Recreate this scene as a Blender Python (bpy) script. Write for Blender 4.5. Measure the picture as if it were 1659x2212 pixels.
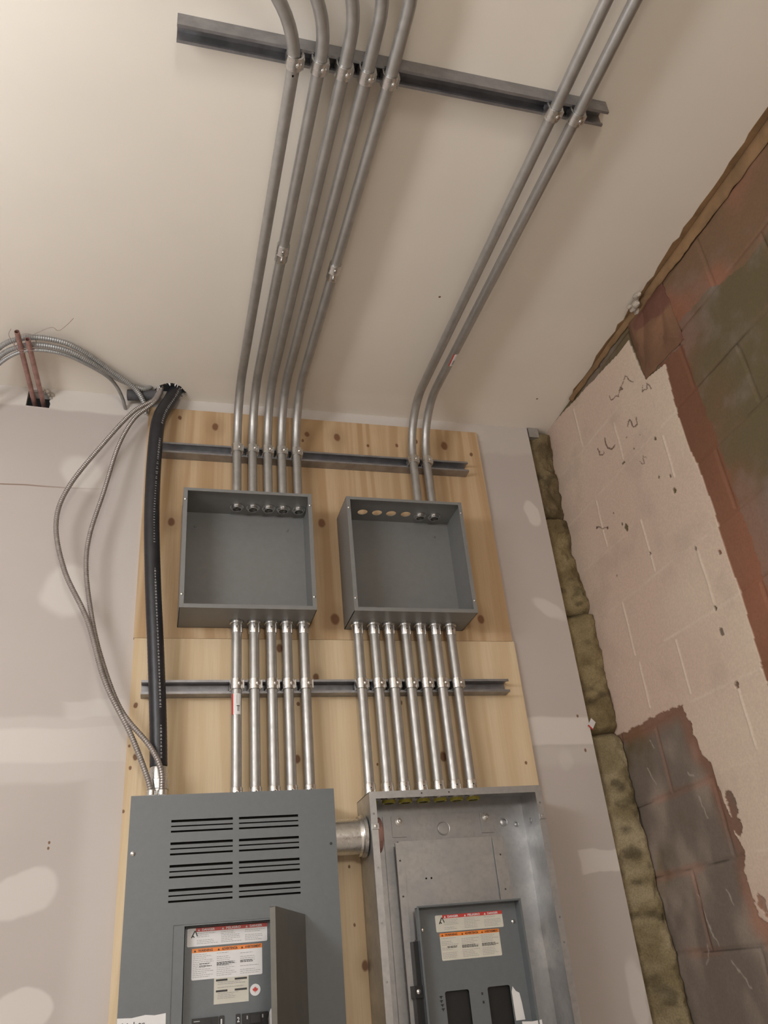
import bpy, bmesh, math, random
import numpy as np
from mathutils import Vector, Matrix, noise as mnoise

for o in list(bpy.data.objects):
    bpy.data.objects.remove(o)
SC = bpy.context.scene
COL = SC.collection
random.seed(7)
PI = math.pi

# ------------------------------------------------------------------ camera
cam_d = bpy.data.cameras.new('camera')
cam = bpy.data.objects.new('camera', cam_d)
COL.objects.link(cam)
SC.camera = cam
cam_d.sensor_fit = 'HORIZONTAL'
cam_d.sensor_width = 36.0
cam_d.lens = 1768.12 / 1659.0 * 36.0
cam_d.clip_start = 0.02
RIGHT = Vector((0.96532445, -0.24625508, -0.08664375))
DOWN = Vector((0.04929466, 0.49787939, -0.86584418))
FWD = Vector((0.25635667, 0.83154949, 0.49275421))
m = Matrix.Identity(4)
for r in range(3):
    m[r][0] = RIGHT[r]; m[r][1] = -DOWN[r]; m[r][2] = -FWD[r]
m[0][3], m[1][3], m[2][3] = 0.0, -2.39455, 1.5
cam.matrix_world = m

# ------------------------------------------------------------------ world, lamps, exposure
SC.view_settings.view_transform = 'Standard'
SC.view_settings.look = 'None'
SC.view_settings.gamma = 1.0
SC.view_settings.exposure = 0.0
SC.view_settings.use_curve_mapping = False
w = bpy.data.worlds.new('world'); SC.world = w
w.use_nodes = True
w.node_tree.nodes['Background'].inputs[0].default_value = (0.01, 0.01, 0.01, 1)
w.node_tree.nodes['Background'].inputs[1].default_value = 1.0

LAMPS = [  # x, y, z, size_x, size_y, watts, colour
    (-1.20, -1.95, 2.56, 0.16, 1.15, 88.0, (0.965, 0.975, 1.0)),
    (0.05, -4.10, 2.15, 0.16, 1.15, 108.0, (1.0, 0.925, 0.845)),
]
for i, (lx, ly, lz, sx, sy, pw, colr) in enumerate(LAMPS):
    for dy in (-0.4, 0.0, 0.4):
        ld = bpy.data.lights.new('strip_light', 'POINT')
        ld.shadow_soft_size = 0.20
        ld.energy = pw / 3; ld.color = colr
        lo = bpy.data.objects.new('strip_light', ld)
        lo.location = (lx, ly + dy, lz)
        COL.objects.link(lo)

H = 3.351          # ceiling
YW = 0.016         # drywall face (plywood face is y = 0)
XR = 1.469         # block wall face
XL, YB = -2.6, -6.2

# ------------------------------------------------------------------ materials
def newmat(name):
    mt = bpy.data.materials.new(name); mt.use_nodes = True
    nt = mt.node_tree
    return mt, nt, nt.nodes['Principled BSDF']

def nd(nt, t, **kw):
    n = nt.nodes.new(t)
    for k, v in kw.items():
        if k.startswith('i_'):
            key = k[2:]
            key = int(key) if key.isdigit() else key
            n.inputs[key].default_value = v
        else:
            setattr(n, k, v)
    return n

def math_n(nt, op, a, b=None, c=None, clamp=False):
    n = nt.nodes.new('ShaderNodeMath'); n.operation = op; n.use_clamp = clamp
    for i, v in enumerate((a, b, c)):
        if v is None: continue
        if isinstance(v, (int, float)): n.inputs[i].default_value = v
        else: nt.links.new(v, n.inputs[i])
    return n.outputs[0]

def mix(nt, fac, a, b, mode='MIX'):
    n = nt.nodes.new('ShaderNodeMix'); n.data_type = 'RGBA'; n.blend_type = mode
    for i, v in ((0, fac), (6, a), (7, b)):
        if isinstance(v, (int, float)): n.inputs[i].default_value = v
        elif isinstance(v, tuple): n.inputs[i].default_value = (*v, 1) if len(v) == 3 else v
        else: nt.links.new(v, n.inputs[i])
    return n.outputs[2]

def noise_n(nt, scale, detail=3, rough=0.55, vec=None, dim='3D', dist=0.0):
    n = nd(nt, 'ShaderNodeTexNoise', noise_dimensions=dim)
    n.inputs['Scale'].default_value = scale
    n.inputs['Detail'].default_value = detail
    n.inputs['Roughness'].default_value = rough
    n.inputs['Distortion'].default_value = dist
    if vec is not None: nt.links.new(vec, n.inputs['Vector'])
    return n.outputs['Fac']

def maprange(nt, v, a, b, c=0.0, d=1.0, smooth=True):
    n = nd(nt, 'ShaderNodeMapRange')
    if smooth: n.interpolation_type = 'SMOOTHSTEP'
    nt.links.new(v, n.inputs[0])
    for i, q in enumerate((a, b, c, d)): n.inputs[1 + i].default_value = q
    return n.outputs[0]

def mapping(nt, vec, scale=(1, 1, 1), loc=(0, 0, 0)):
    n = nd(nt, 'ShaderNodeMapping')
    n.inputs['Scale'].default_value = scale
    n.inputs['Location'].default_value = loc
    nt.links.new(vec, n.inputs['Vector'])
    return n.outputs[0]

def objco(nt):
    return nd(nt, 'ShaderNodeTexCoord').outputs['Object']

def bump(nt, h, strength=0.2, dist=0.01):
    n = nd(nt, 'ShaderNodeBump')
    n.inputs['Strength'].default_value = strength
    n.inputs['Distance'].default_value = dist
    nt.links.new(h, n.inputs['Height'])
    return n.outputs[0]

def masks(nt, vec, shapes, amp=0.02, nscale=9.0, axes='xz'):
    """sum of soft-edged patches in the plane; shapes: (kind, cx, cz, rx, rz, soft, angle_deg, weight)"""
    nz = nd(nt, 'ShaderNodeTexNoise'); nz.inputs['Scale'].default_value = nscale
    nt.links.new(vec, nz.inputs['Vector'])
    sub = nd(nt, 'ShaderNodeVectorMath', operation='SUBTRACT'); sub.inputs[1].default_value = (.5, .5, .5)
    nt.links.new(nz.outputs['Color'], sub.inputs[0])
    sc = nd(nt, 'ShaderNodeVectorMath', operation='SCALE'); sc.inputs['Scale'].default_value = amp
    nt.links.new(sub.outputs[0], sc.inputs[0])
    add = nd(nt, 'ShaderNodeVectorMath', operation='ADD')
    nt.links.new(vec, add.inputs[0]); nt.links.new(sc.outputs[0], add.inputs[1])
    sep = nd(nt, 'ShaderNodeSeparateXYZ'); nt.links.new(add.outputs[0], sep.inputs[0])
    U = sep.outputs['xyz'.index(axes[0])]; V = sep.outputs['xyz'.index(axes[1])]
    tot = None
    for sh in shapes:
        kind, cx, cz, rx, rz, soft, ang, wt = sh
        du = math_n(nt, 'SUBTRACT', U, cx); dv = math_n(nt, 'SUBTRACT', V, cz)
        if ang:
            ca, sa = math.cos(math.radians(ang)), math.sin(math.radians(ang))
            du2 = math_n(nt, 'ADD', math_n(nt, 'MULTIPLY', du, ca), math_n(nt, 'MULTIPLY', dv, sa))
            dv = math_n(nt, 'SUBTRACT', math_n(nt, 'MULTIPLY', dv, ca), math_n(nt, 'MULTIPLY', du, sa))
            du = du2
        du = math_n(nt, 'MULTIPLY', du, 1.0 / rx); dv = math_n(nt, 'MULTIPLY', dv, 1.0 / rz)
        if kind == 'e':
            d = math_n(nt, 'SQRT', math_n(nt, 'ADD', math_n(nt, 'MULTIPLY', du, du), math_n(nt, 'MULTIPLY', dv, dv)))
        else:
            d = math_n(nt, 'MAXIMUM', math_n(nt, 'ABSOLUTE', du), math_n(nt, 'ABSOLUTE', dv))
        mk = maprange(nt, d, 1.0 - soft, 1.0 + soft, wt, 0.0)
        tot = mk if tot is None else math_n(nt, 'MAXIMUM', tot, mk)
    return tot

def simple(name, col, rough=0.5, metal=0.0, var=0.0, vscale=20.0, bmp=0.0, bscale=200.0, spec=None, rvar=0.0, emis=None):
    mt, nt, b = newmat(name)
    b.inputs['Roughness'].default_value = rough
    b.inputs['Metallic'].default_value = metal
    if spec is not None: b.inputs['Specular IOR Level'].default_value = spec
    v = objco(nt)
    f = noise_n(nt, vscale, 4, 0.6, v)
    lo = tuple(c * (1 - var) for c in col); hi = tuple(min(1, c * (1 + var)) for c in col)
    nt.links.new(mix(nt, maprange(nt, f, 0.3, 0.7), lo, hi), b.inputs['Base Color'])
    if rvar:
        nt.links.new(maprange(nt, noise_n(nt, vscale * 1.7, 3, 0.6, v), 0.3, 0.7, rough - rvar, rough + rvar), b.inputs['Roughness'])
    if bmp:
        nt.links.new(bump(nt, noise_n(nt, bscale, 2, 0.5, v), bmp, 0.002), b.inputs['Normal'])
    if emis:
        b.inputs['Emission Color'].default_value = (*emis[:3], 1); b.inputs['Emission Strength'].default_value = emis[3]
    return mt

M = {}
M['emt'] = simple('galvanised_conduit', (0.47, 0.465, 0.45), 0.47, 0.88, 0.07, 30, 0.0, rvar=0.05)
M['zinc'] = simple('bright_zinc', (0.66, 0.655, 0.64), 0.30, 1.0, 0.06, 60, 0.05, 160, rvar=0.04)
M['strut'] = simple('strut_steel', (0.33, 0.33, 0.345), 0.42, 0.85, 0.12, 25, 0.0, rvar=0.08)
M['galv'] = None
M['grey'] = simple('grey_enamel', (0.135, 0.15, 0.158), 0.42, 0.0, 0.03, 60, 0.12, 900)
M['boxgrey'] = simple('box_grey_enamel', (0.195, 0.197, 0.192), 0.42, 0.0, 0.03, 40, 0.10, 900)
M['doorgrey'] = simple('door_grey_enamel', (0.16, 0.155, 0.135), 0.30, 0.0, 0.10, 12, 0.05, 900)
M['black'] = simple('black_plastic', (0.012, 0.012, 0.012), 0.45, 0.0, 0.1, 40)
M['rubber'] = simple('black_jacket', (0.016, 0.016, 0.020), 0.42, 0.0, 0.25, 30, 0.2, 60)
M['white_print'] = simple('white_print', (0.34, 0.34, 0.34), 0.5)
M['mc'] = simple('armour_metal', (0.37, 0.34, 0.32), 0.42, 0.7, 0.10, 60)
M['copper'] = simple('dull_copper', (0.40, 0.235, 0.205), 0.5, 0.45, 0.22, 35, rvar=0.08)
M['stub'] = simple('dark_grey_plastic', (0.07, 0.07, 0.075), 0.7, 0, 0.2, 30)
M['dark'] = simple('dark_void', (0.015, 0.013, 0.011), 0.9)
M['paper'] = simple('white_sticker', (0.74, 0.74, 0.74), 0.45, 0, 0.02, 30)
M['cream'] = simple('cream_sticker', (0.62, 0.60, 0.52), 0.5, 0, 0.03, 30)
M['red'] = simple('red_ink', (0.55, 0.055, 0.045), 0.45)
M['orange'] = simple('orange_ink', (0.82, 0.24, 0.035), 0.45)
M['ink'] = simple('black_ink', (0.03, 0.03, 0.03), 0.5)
M['greyink'] = simple('fine_print', (0.36, 0.36, 0.36), 0.5)
M['plaster'] = simple('plaster_blob', (0.46, 0.41, 0.35), 0.9, 0, 0.15, 40, 0.4, 80)
M['bushing'] = simple('yellow_bushing', (0.42, 0.38, 0.06), 0.45)
M['lampwhite'] = simple('lamp_housing', (0.8, 0.8, 0.8), 0.4)
M['tube'] = simple('lamp_tube', (0.9, 0.9, 0.9), 0.4, emis=(1, .96, .92, 4.0))
M['twine'] = simple('tie_wire', (0.32, 0.24, 0.22), 0.6, 0.3)
M['concrete'] = simple('concrete_floor', (0.60, 0.56, 0.51), 0.7, 0, 0.15, 3, 0.2, 60)

def galv():
    mt, nt, b = newmat('galvanised_sheet')
    v = objco(nt)
    f1 = noise_n(nt, 9, 4, 0.6, v, dist=0.6)
    f2 = noise_n(nt, 70, 3, 0.6, v)
    c = mix(nt, maprange(nt, f1, 0.35, 0.7), (0.45, 0.455, 0.46), (0.56, 0.56, 0.555))
    c = mix(nt, maprange(nt, f2, 0.4, 0.75, 0, 0.35), c, (0.34, 0.345, 0.36))
    nt.links.new(c, b.inputs['Base Color'])
    b.inputs['Metallic'].default_value = 0.88
    nt.links.new(maprange(nt, f1, 0.3, 0.75, 0.46, 0.36), b.inputs['Roughness'])
    return mt
M['galv'] = galv()

def drywall(name, shapes, bands, base, mud, line=None, axes='xz'):
    mt, nt, b = newmat(name)
    v = objco(nt)
    f = noise_n(nt, 2.2, 3, 0.5, v)
    c = mix(nt, maprange(nt, f, 0.3, 0.7), tuple(x * 0.96 for x in base), base)
    if bands:
        c = mix(nt, masks(nt, v, bands, 0.03, 5.0, axes), c, mud)
    if shapes:
        c = mix(nt, masks(nt, v, shapes, 0.05, 9.0, axes), c, mud)
    if line:
        c = mix(nt, masks(nt, v, line, 0.012, 6.0, axes), c, (0.20, 0.12, 0.08))
    nt.links.new(c, b.inputs['Base Color'])
    b.inputs['Roughness'].default_value = 0.85
    b.inputs['Specular IOR Level'].default_value = 0.25
    nt.links.new(bump(nt, noise_n(nt, 320, 2, 0.5, v), 0.05, 0.001), b.inputs['Normal'])
    return mt

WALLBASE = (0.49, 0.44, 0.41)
MUD = (0.62, 0.58, 0.54)
wall_shapes = [
    ('e', -0.270, 3.020, 0.085, 0.055, 0.25, -35, 0.75), ('e', -0.275, 2.600, 0.075, 0.085, 0.2, 0, 0.75),
    ('b', -0.170, 2.232, 0.075, 0.022, 0.2, 0, 0.55), ('e', -0.300, 1.755, 0.085, 0.050, 0.12, 18, 0.75),
    ('e', -0.270, 1.500, 0.060, 0.050, 0.1, 0, 0.9), ('b', -0.76, 1.62, 0.10, 0.12, 0.4, 0, 0.6),
    ('e', 1.321, 2.960, 0.028, 0.058, 0.15, 8, 0.9), ('e', 1.312, 2.568, 0.060, 0.024, 0.25, -32, 0.7),
    ('b', 1.312, 1.750, 0.065, 0.034, 0.10, 0, 0.9), ('e', 1.345, 1.400, 0.030, 0.085, 0.2, 0, 0.7),
    ('b', 1.270, 3.300, 0.16, 0.085, 0.15, 4, 0.35), ('e', 1.26, 2.05, 0.03, 0.03, 0.3, 0, 0.4),
]
wall_bands = [
    ('b', -1.33, 3.320, 1.27, 0.055, 0.12, 0, 0.95), ('b', 0.53, 3.330, 0.62, 0.05, 0.1, 0, 0.95),
    ('b', -1.33, 2.130, 1.26, 0.050, 0.25, 0, 0.95), ('b', -1.33, 2.120, 1.26, 0.090, 0.10, 0, 0.45),
    ('b', 1.270, 2.140, 0.14, 0.045, 0.12, 0, 0.9), ('b', 1.270, 2.060, 0.14, 0.030, 0.5, 0, 0.3),
    ('b', -0.12, 1.6, 0.055, 1.0, 0.5, 0, 0.35), ('b', -0.11, 2.8, 0.05, 0.5, 0.5, 0, 0.3),
]
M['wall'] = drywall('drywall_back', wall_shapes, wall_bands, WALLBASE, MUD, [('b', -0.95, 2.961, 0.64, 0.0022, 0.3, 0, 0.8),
    ('e', -0.253, 1.880, 0.003, 0.004, 0.2, 0, 1.0), ('e', -0.254, 1.866, 0.003, 0.004, 0.2, 0, 1.0), ('e', 1.339, 2.078, 0.004, 0.006, 0.2, 0, 1.0),
    ('e', 1.334, 2.188, 0.004, 0.005, 0.2, 0, 1.0)])
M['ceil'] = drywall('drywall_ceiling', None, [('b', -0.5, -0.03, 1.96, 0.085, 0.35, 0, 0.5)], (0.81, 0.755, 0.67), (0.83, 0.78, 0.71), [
    ('e', 1.335, -0.17, 0.004, 0.004, 0.2, 0, 1.0), ('e', 0.80, -0.62, 0.004, 0.004, 0.2, 0, 1.0)], 'xy')
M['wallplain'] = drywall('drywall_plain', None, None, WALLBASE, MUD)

def plywood(name, knots, c0, c1, seed):
    mt, nt, b = newmat(name)
    v = objco(nt)
    # grain : rings seen as long vertical lines, bent slightly
    wv = mapping(nt, v, (1.0, 1.0, 0.10), (seed, seed * 2, seed))
    warp = noise_n(nt, 3.0, 2, 0.5, wv)
    sep = nd(nt, 'ShaderNodeSeparateXYZ'); nt.links.new(v, sep.inputs[0])
    u = math_n(nt, 'ADD', sep.outputs[0], math_n(nt, 'MULTIPLY', warp, 0.45))
    com = nd(nt, 'ShaderNodeCombineXYZ'); nt.links.new(u, com.inputs[0])
    g = noise_n(nt, 26.0, 1, 0.4, com.outputs[0])
    fine = noise_n(nt, 1.0, 3, 0.6, mapping(nt, v, (240, 1, 7), (seed, 0, 0)))
    blot = noise_n(nt, 2.5, 2, 0.5, mapping(nt, v, (1, 1, .5), (seed, 0, 0)))
    c = mix(nt, maprange(nt, g, 0.42, 0.60, 0, 1.0), c0, c1)
    c = mix(nt, maprange(nt, fine, 0.35, 0.75, 0, 0.30), c, tuple(x * 0.80 for x in c1))
    c = mix(nt, maprange(nt, blot, 0.35, 0.65, 0, 0.25), c, tuple(x * 1.08 for x in c0))
    kh = [('e', x, z, r * 2.4, r * 3.2, 0.6, 0, 0.40) for x, z, r in knots if r > 0.008]
    if kh: c = mix(nt, masks(nt, v, kh, 0.01, 20), c, tuple(x * 0.72 for x in c1))
    kk = [('e', x, z, r * 0.82, r * 1.15, 0.30, 0, 0.9) for x, z, r in knots]
    c = mix(nt, masks(nt, v, kk, 0.006, 40), c, (0.165, 0.072, 0.035))
    nt.links.new(c, b.inputs['Base Color'])
    b.inputs['Roughness'].default_value = 0.62
    b.inputs['Specular IOR Level'].default_value = 0.3
    nt.links.new(bump(nt, fine, 0.08, 0.001), b.inputs['Normal'])
    return mt
K_UP = [(0.151, 3.232, .013), (0.481, 3.253, .0), (0.588, 3.225, .014), (0.029, 3.259, .008), (1.002, 3.223, .016), (0.813, 3.209, .007),
        (1.106, 3.192, .008), (0.702, 3.198, .006), (0.477, 3.229, .010), (0.016, 2.841, .013), (0.513, 2.862, .015), (0.539, 2.510, .017), (1.041, 2.518, .014),
        (0.891, 3.232, .008), (0.46, 3.20, .006), (1.02, 2.80, .005)]
K_UP = [k for k in K_UP if k[2] > 0]
K_LO = [(0.358, 2.411, .012), (0.468, 2.317, .011), (0.401, 2.071, .011), (0.849, 2.067, .013), (1.116, 2.040, .005), (-0.073, 1.947, .004),
        (0.535, 1.775, .004), (0.562, 1.532, .011), (0.541, 1.630, .004), (0.410, 2.235, .006), (0.731, 2.235, .007), (-0.058, 2.235, .007),
        (-0.050, 2.09, .008), (-0.062, 2.06, .005), (0.25, 2.30, .004), (0.64, 2.05, .004), (-0.068, 2.12, .004)]
M['ply_up'] = plywood('spruce_plywood_upper', K_UP, (0.57, 0.415, 0.255), (0.44, 0.290, 0.155), 3.7)
M['ply_lo'] = plywood('spruce_plywood_lower', K_LO, (0.67, 0.535, 0.355), (0.60, 0.450, 0.275), 11.3)

def attrmat(name, rough=0.8, bmp=0.3, bscale=120, bd=0.002, var=0.10):
    mt, nt, b = newmat(name)
    a = nd(nt, 'ShaderNodeAttribute', attribute_name='Col')
    v = objco(nt)
    f = noise_n(nt, bscale, 4, 0.6, v)
    c = mix(nt, 1.0, a.outputs['Color'], mix(nt, maprange(nt, f, 0.3, 0.7), (1 - var,) * 3, (1 + var,) * 3), 'MULTIPLY')
    nt.links.new(c, b.inputs['Base Color'])
    b.inputs['Roughness'].default_value = rough
    b.inputs['Specular IOR Level'].default_value = 0.3
    nt.links.new(bump(nt, f, bmp, bd), b.inputs['Normal'])
    return mt
M['block'] = attrmat('painted_block', 0.7, 0.25, 140, 0.0015, 0.06)
M['wool'] = attrmat('mineral_wool', 0.95, 0.8, 190, 0.006, 0.15)
M['ribbon'] = simple('brown_paper', (0.225, 0.135, 0.065), 0.8, 0, 0.2, 14, 0.4, 40)

# ------------------------------------------------------------------ mesh helpers
class MB:
    def __init__(s):
        s.bm = bmesh.new(); s.mats = []
    def mi(s, mat):
        if mat not in s.mats: s.mats.append(mat)
        return s.mats.index(mat)
    def faces(s, verts, faces, mat, smooth=False, T=None):
        k = s.mi(mat)
        vs = [s.bm.verts.new(T @ Vector(v) if T else v) for v in verts]
        for f in faces:
            try:
                fc = s.bm.faces.new([vs[i] for i in f])
                fc.material_index = k; fc.smooth = smooth
            except ValueError:
                pass
        return vs
    def box(s, x0, x1, y0, y1, z0, z1, mat, T=None):
        v = [(x, y, z) for x in (x0, x1) for y in (y0, y1) for z in (z0, z1)]
        f = [(0, 1, 3, 2), (4, 6, 7, 5), (0, 4, 5, 1), (2, 3, 7, 6), (0, 2, 6, 4), (1, 5, 7, 3)]
        s.faces(v, f, mat, False, T)
        return s
    def tube(s, pts, r, mat, n=16, cap=True, up=None, inner=None):
        """swept tube along pts; r is a number or list"""
        pts = [Vector(p) for p in pts]
        N = len(pts)
        rr = r if isinstance(r, (list, tuple)) else [r] * N
        k = s.mi(mat)
        rings = []
        prev = None
        for i in range(N):
            t = (pts[min(i + 1, N - 1)] - pts[max(i - 1, 0)])
            if t.length < 1e-9: t = Vector((0, 0, 1))
            t.normalize()
            if prev is None:
                a = Vector((1, 0, 0)) if abs(t.x) < 0.8 else Vector((0, 1, 0))
                u = (a - t * a.dot(t)).normalized()
            else:
                u = (prev - t * prev.dot(t)).normalized()
            prev = u
            w_ = t.cross(u)
            rings.append([s.bm.verts.new(pts[i] + (u * math.cos(2 * PI * j / n) + w_ * math.sin(2 * PI * j / n)) * rr[i]) for j in range(n)])
        for i in range(N - 1):
            for j in range(n):
                f = s.bm.faces.new((rings[i][j], rings[i][(j + 1) % n], rings[i + 1][(j + 1) % n], rings[i + 1][j]))
                f.smooth = True; f.material_index = k
        if cap:
            for rg in (list(reversed(rings[0])), rings[-1]):
                f = s.bm.faces.new(rg); f.material_index = k
        return s
    def cyl(s, a, b, r, mat, n=20, r2=None):
        return s.tube([a, b], [r, r if r2 is None else r2], mat, n)
    def lathe(s, a, d, prof, mat, n=24):
        """prof: list of (distance along d from a, radius); smooth false between sharp steps"""
        a = Vector(a); d = Vector(d).normalized()
        q = Vector((1, 0, 0)) if abs(d.x) < 0.8 else Vector((0, 1, 0))
        u = (q - d * q.dot(d)).normalized(); w_ = d.cross(u)
        k = s.mi(mat)
        rings = []
        for (t, r) in prof:
            rings.append([s.bm.verts.new(a + d * t + (u * math.cos(2 * PI * j / n) + w_ * math.sin(2 * PI * j / n)) * max(r, 1e-5)) for j in range(n)])
        for i in range(len(prof) - 1):
            for j in range(n):
                f = s.bm.faces.new((rings[i][j], rings[i][(j + 1) % n], rings[i + 1][(j + 1) % n], rings[i + 1][j]))
                f.material_index = k; f.smooth = True
        return s
    def plate(s, outer, holes, mapf, t, mat):
        """flat sheet with holes. outer/holes: 2-D loops; mapf(u, v, w)->3-D; w = 0 front, t = back"""
        k = s.mi(mat)
        for wv in (0.0, t):
            tb = bmesh.new(); edges = []
            for lp in [outer] + list(holes):
                vs = [tb.verts.new((p[0], p[1], 0)) for p in lp]
                for i in range(len(vs)): edges.append(tb.edges.new((vs[i], vs[(i + 1) % len(vs)])))
            bmesh.ops.triangle_fill(tb, use_beauty=True, use_dissolve=False, edges=edges)
            mp = {}
            for v in tb.verts: mp[v] = s.bm.verts.new(mapf(v.co.x, v.co.y, wv))
            for f in tb.faces:
                vs = [mp[v] for v in f.verts]
                nf = s.bm.faces.new(vs); nf.material_index = k
            tb.free()
        for lp in [outer] + list(holes):
            for i in range(len(lp)):
                p, q = lp[i], lp[(i + 1) % len(lp)]
                vs = [s.bm.verts.new(mapf(*p, 0)), s.bm.verts.new(mapf(*q, 0)), s.bm.verts.new(mapf(*q, t)), s.bm.verts.new(mapf(*p, t))]
                nf = s.bm.faces.new(vs); nf.material_index = k
        return s
    def build(s, name, parent=None, weld=True, bevel=0.0, flat=False):
        if weld: bmesh.ops.remove_doubles(s.bm, verts=s.bm.verts, dist=1e-6)
        bmesh.ops.recalc_face_normals(s.bm, faces=s.bm.faces)
        me = bpy.data.meshes.new(name)
        s.bm.to_mesh(me); s.bm.free()
        for mm in s.mats: me.materials.append(mm)
        try: me.set_sharp_from_angle(angle=math.radians(38))
        except Exception: pass
        o = bpy.data.objects.new(name, me)
        COL.objects.link(o)
        if parent: attach(o, parent)
        if bevel:
            bv = o.modifiers.new('bevel', 'BEVEL'); bv.width = bevel; bv.segments = 2; bv.limit_method = 'ANGLE'
        return o

def attach(o, parent):
    """all parts are modelled in room coordinates; keep them there under their thing"""
    o.parent = parent
    o.matrix_parent_inverse = Matrix.Translation(-(root_loc(parent)))
def root_loc(p):
    v = Vector(p.location)
    while p.parent:
        v = Vector((0, 0, 0)) if False else v
        p = p.parent
        return Vector((0, 0, 0)) if v.length < 1e-9 else v
    return v

def tag(o, label, cat, group=None, kind=None):
    if label: o['label'] = label
    if cat: o['category'] = cat
    if group: o['group'] = group
    if kind: o['kind'] = kind
    return o
def thing(name, label, cat, loc, group=None):
    o = bpy.data.objects.new(name, None); COL.objects.link(o)
    o.location = loc; o.empty_display_size = 0.05
    return tag(o, label, cat, group)
def struct(o):
    o['kind'] = 'structure'; return o

def rrect(x0, x1, z0, z1, r=0.006, n=3):
    out = []
    for cx, cz, a0 in ((x1 - r, z1 - r, 0), (x0 + r, z1 - r, 90), (x0 + r, z0 + r, 180), (x1 - r, z0 + r, 270)):
        for i in range(n + 1):
            a = math.radians(a0 + 90 * i / n)
            out.append((cx + r * math.cos(a), cz + r * math.sin(a)))
    return out
def rect(x0, x1, z0, z1): return [(x0, z0), (x1, z0), (x1, z1), (x0, z1)]
def circ(x, z, r, n=20): return [(x + r * math.cos(2 * PI * i / n), z + r * math.sin(2 * PI * i / n)) for i in range(n)]
def jag(cx, cz, rx, rz, n, amp, seed):
    rnd = random.Random(seed)
    return [(cx + rx * (1 + rnd.uniform(-amp, amp)) * math.cos(2 * PI * i / n), cz + rz * (1 + rnd.uniform(-amp, amp)) * math.sin(2 * PI * i / n)) for i in range(n)]

def spline(pts, per=14):
    """Catmull-Rom through pts"""
    P = [Vector(p) for p in pts]
    P = [P[0] * 2 - P[1]] + P + [P[-1] * 2 - P[-2]]
    out = []
    for i in range(1, len(P) - 2):
        a, b, c, d = P[i - 1], P[i], P[i + 1], P[i + 2]
        for k in range(per):
            t = k / per
            out.append(0.5 * ((2 * b) + (c - a) * t + (2 * a - 5 * b + 4 * c - d) * t * t + (3 * b - a - 3 * c + d) * t ** 3))
    out.append(P[-2])
    return out
def resample(pts, step):
    out = [pts[0]]; acc = 0.0
    for i in range(1, len(pts)):
        seg = pts[i] - pts[i - 1]; L = seg.length; pos = 0.0
        while acc + (L - pos) >= step and L > 0:
            pos += step - acc; acc = 0.0
            out.append(pts[i - 1] + seg * (pos / L))
        acc += L - pos
    return out

def text_into(mb, s, x, y, z, size, mat, bold=0.0, width=None, rot=0.0):
    """flat lettering facing the room (-Y), lower-left corner at x, z"""
    cu = bpy.data.curves.new('t', 'FONT'); cu.body = s; cu.size = size; cu.offset = bold
    cu.resolution_u = 2
    o = bpy.data.objects.new('t', cu); COL.objects.link(o)
    dg = bpy.context.evaluated_depsgraph_get()
    me = bpy.data.meshes.new_from_object(o.evaluated_get(dg))
    bpy.data.objects.remove(o); bpy.data.curves.remove(cu)
    xs = [v.co.x for v in me.vertices]
    sx = 1.0
    if width and xs: sx = width / (max(xs) - min(xs))
    x0 = min(xs) if xs else 0
    ca, sa = math.cos(rot), math.sin(rot)
    vs = []
    for v in me.vertices:
        a = (v.co.x - x0) * sx; b = v.co.y
        vs.append((x + a * ca - b * sa, y, z + a * sa + b * ca))
    mb.faces(vs, [tuple(p.vertices) for p in me.polygons], mat)
    bpy.data.meshes.remove(me)

# numpy value noise
_rs = np.random.RandomState(5)
_T = _rs.rand(256, 256)
def vn(u, v, s, off=0.0):
    x = u * s + off + 100; y = v * s + off * 1.7 + 100
    xi = np.floor(x).astype(int); yi = np.floor(y).astype(int)
    fx = x - xi; fy = y - yi
    fx = fx * fx * (3 - 2 * fx); fy = fy * fy * (3 - 2 * fy)
    g = lambda a, b: _T[a % 256, b % 256]
    return (g(xi, yi) * (1 - fx) + g(xi + 1, yi) * fx) * (1 - fy) + (g(xi, yi + 1) * (1 - fx) + g(xi + 1, yi + 1) * fx) * fy
def fbm(u, v, s, o=4, off=0.0):
    t = 0; a = 0.5; n = 0
    for i in range(o):
        t = t + a * vn(u, v, s * 2 ** i, off + i * 7.3); n += a; a *= 0.5
    return t / n
def inpoly(u, v, poly):
    r = np.zeros(u.shape, bool)
    n = len(poly)
    for i in range(n):
        x0, y0 = poly[i]; x1, y1 = poly[(i + 1) % n]
        if y0 == y1: continue
        c = ((v >= min(y0, y1)) & (v < max(y0, y1)))
        xs = x0 + (v - y0) * (x1 - x0) / (y1 - y0)
        r ^= c & (u < xs)
    return r
def segd(u, v, x0, y0, x1, y1):
    dx, dy = x1 - x0, y1 - y0
    t = np.clip(((u - x0) * dx + (v - y0) * dy) / (dx * dx + dy * dy + 1e-12), 0, 1)
    return np.hypot(u - x0 - t * dx, v - y0 - t * dy)
def sst(a, b, x):
    t = np.clip((x - a) / (b - a), 0, 1); return t * t * (3 - 2 * t)

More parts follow.
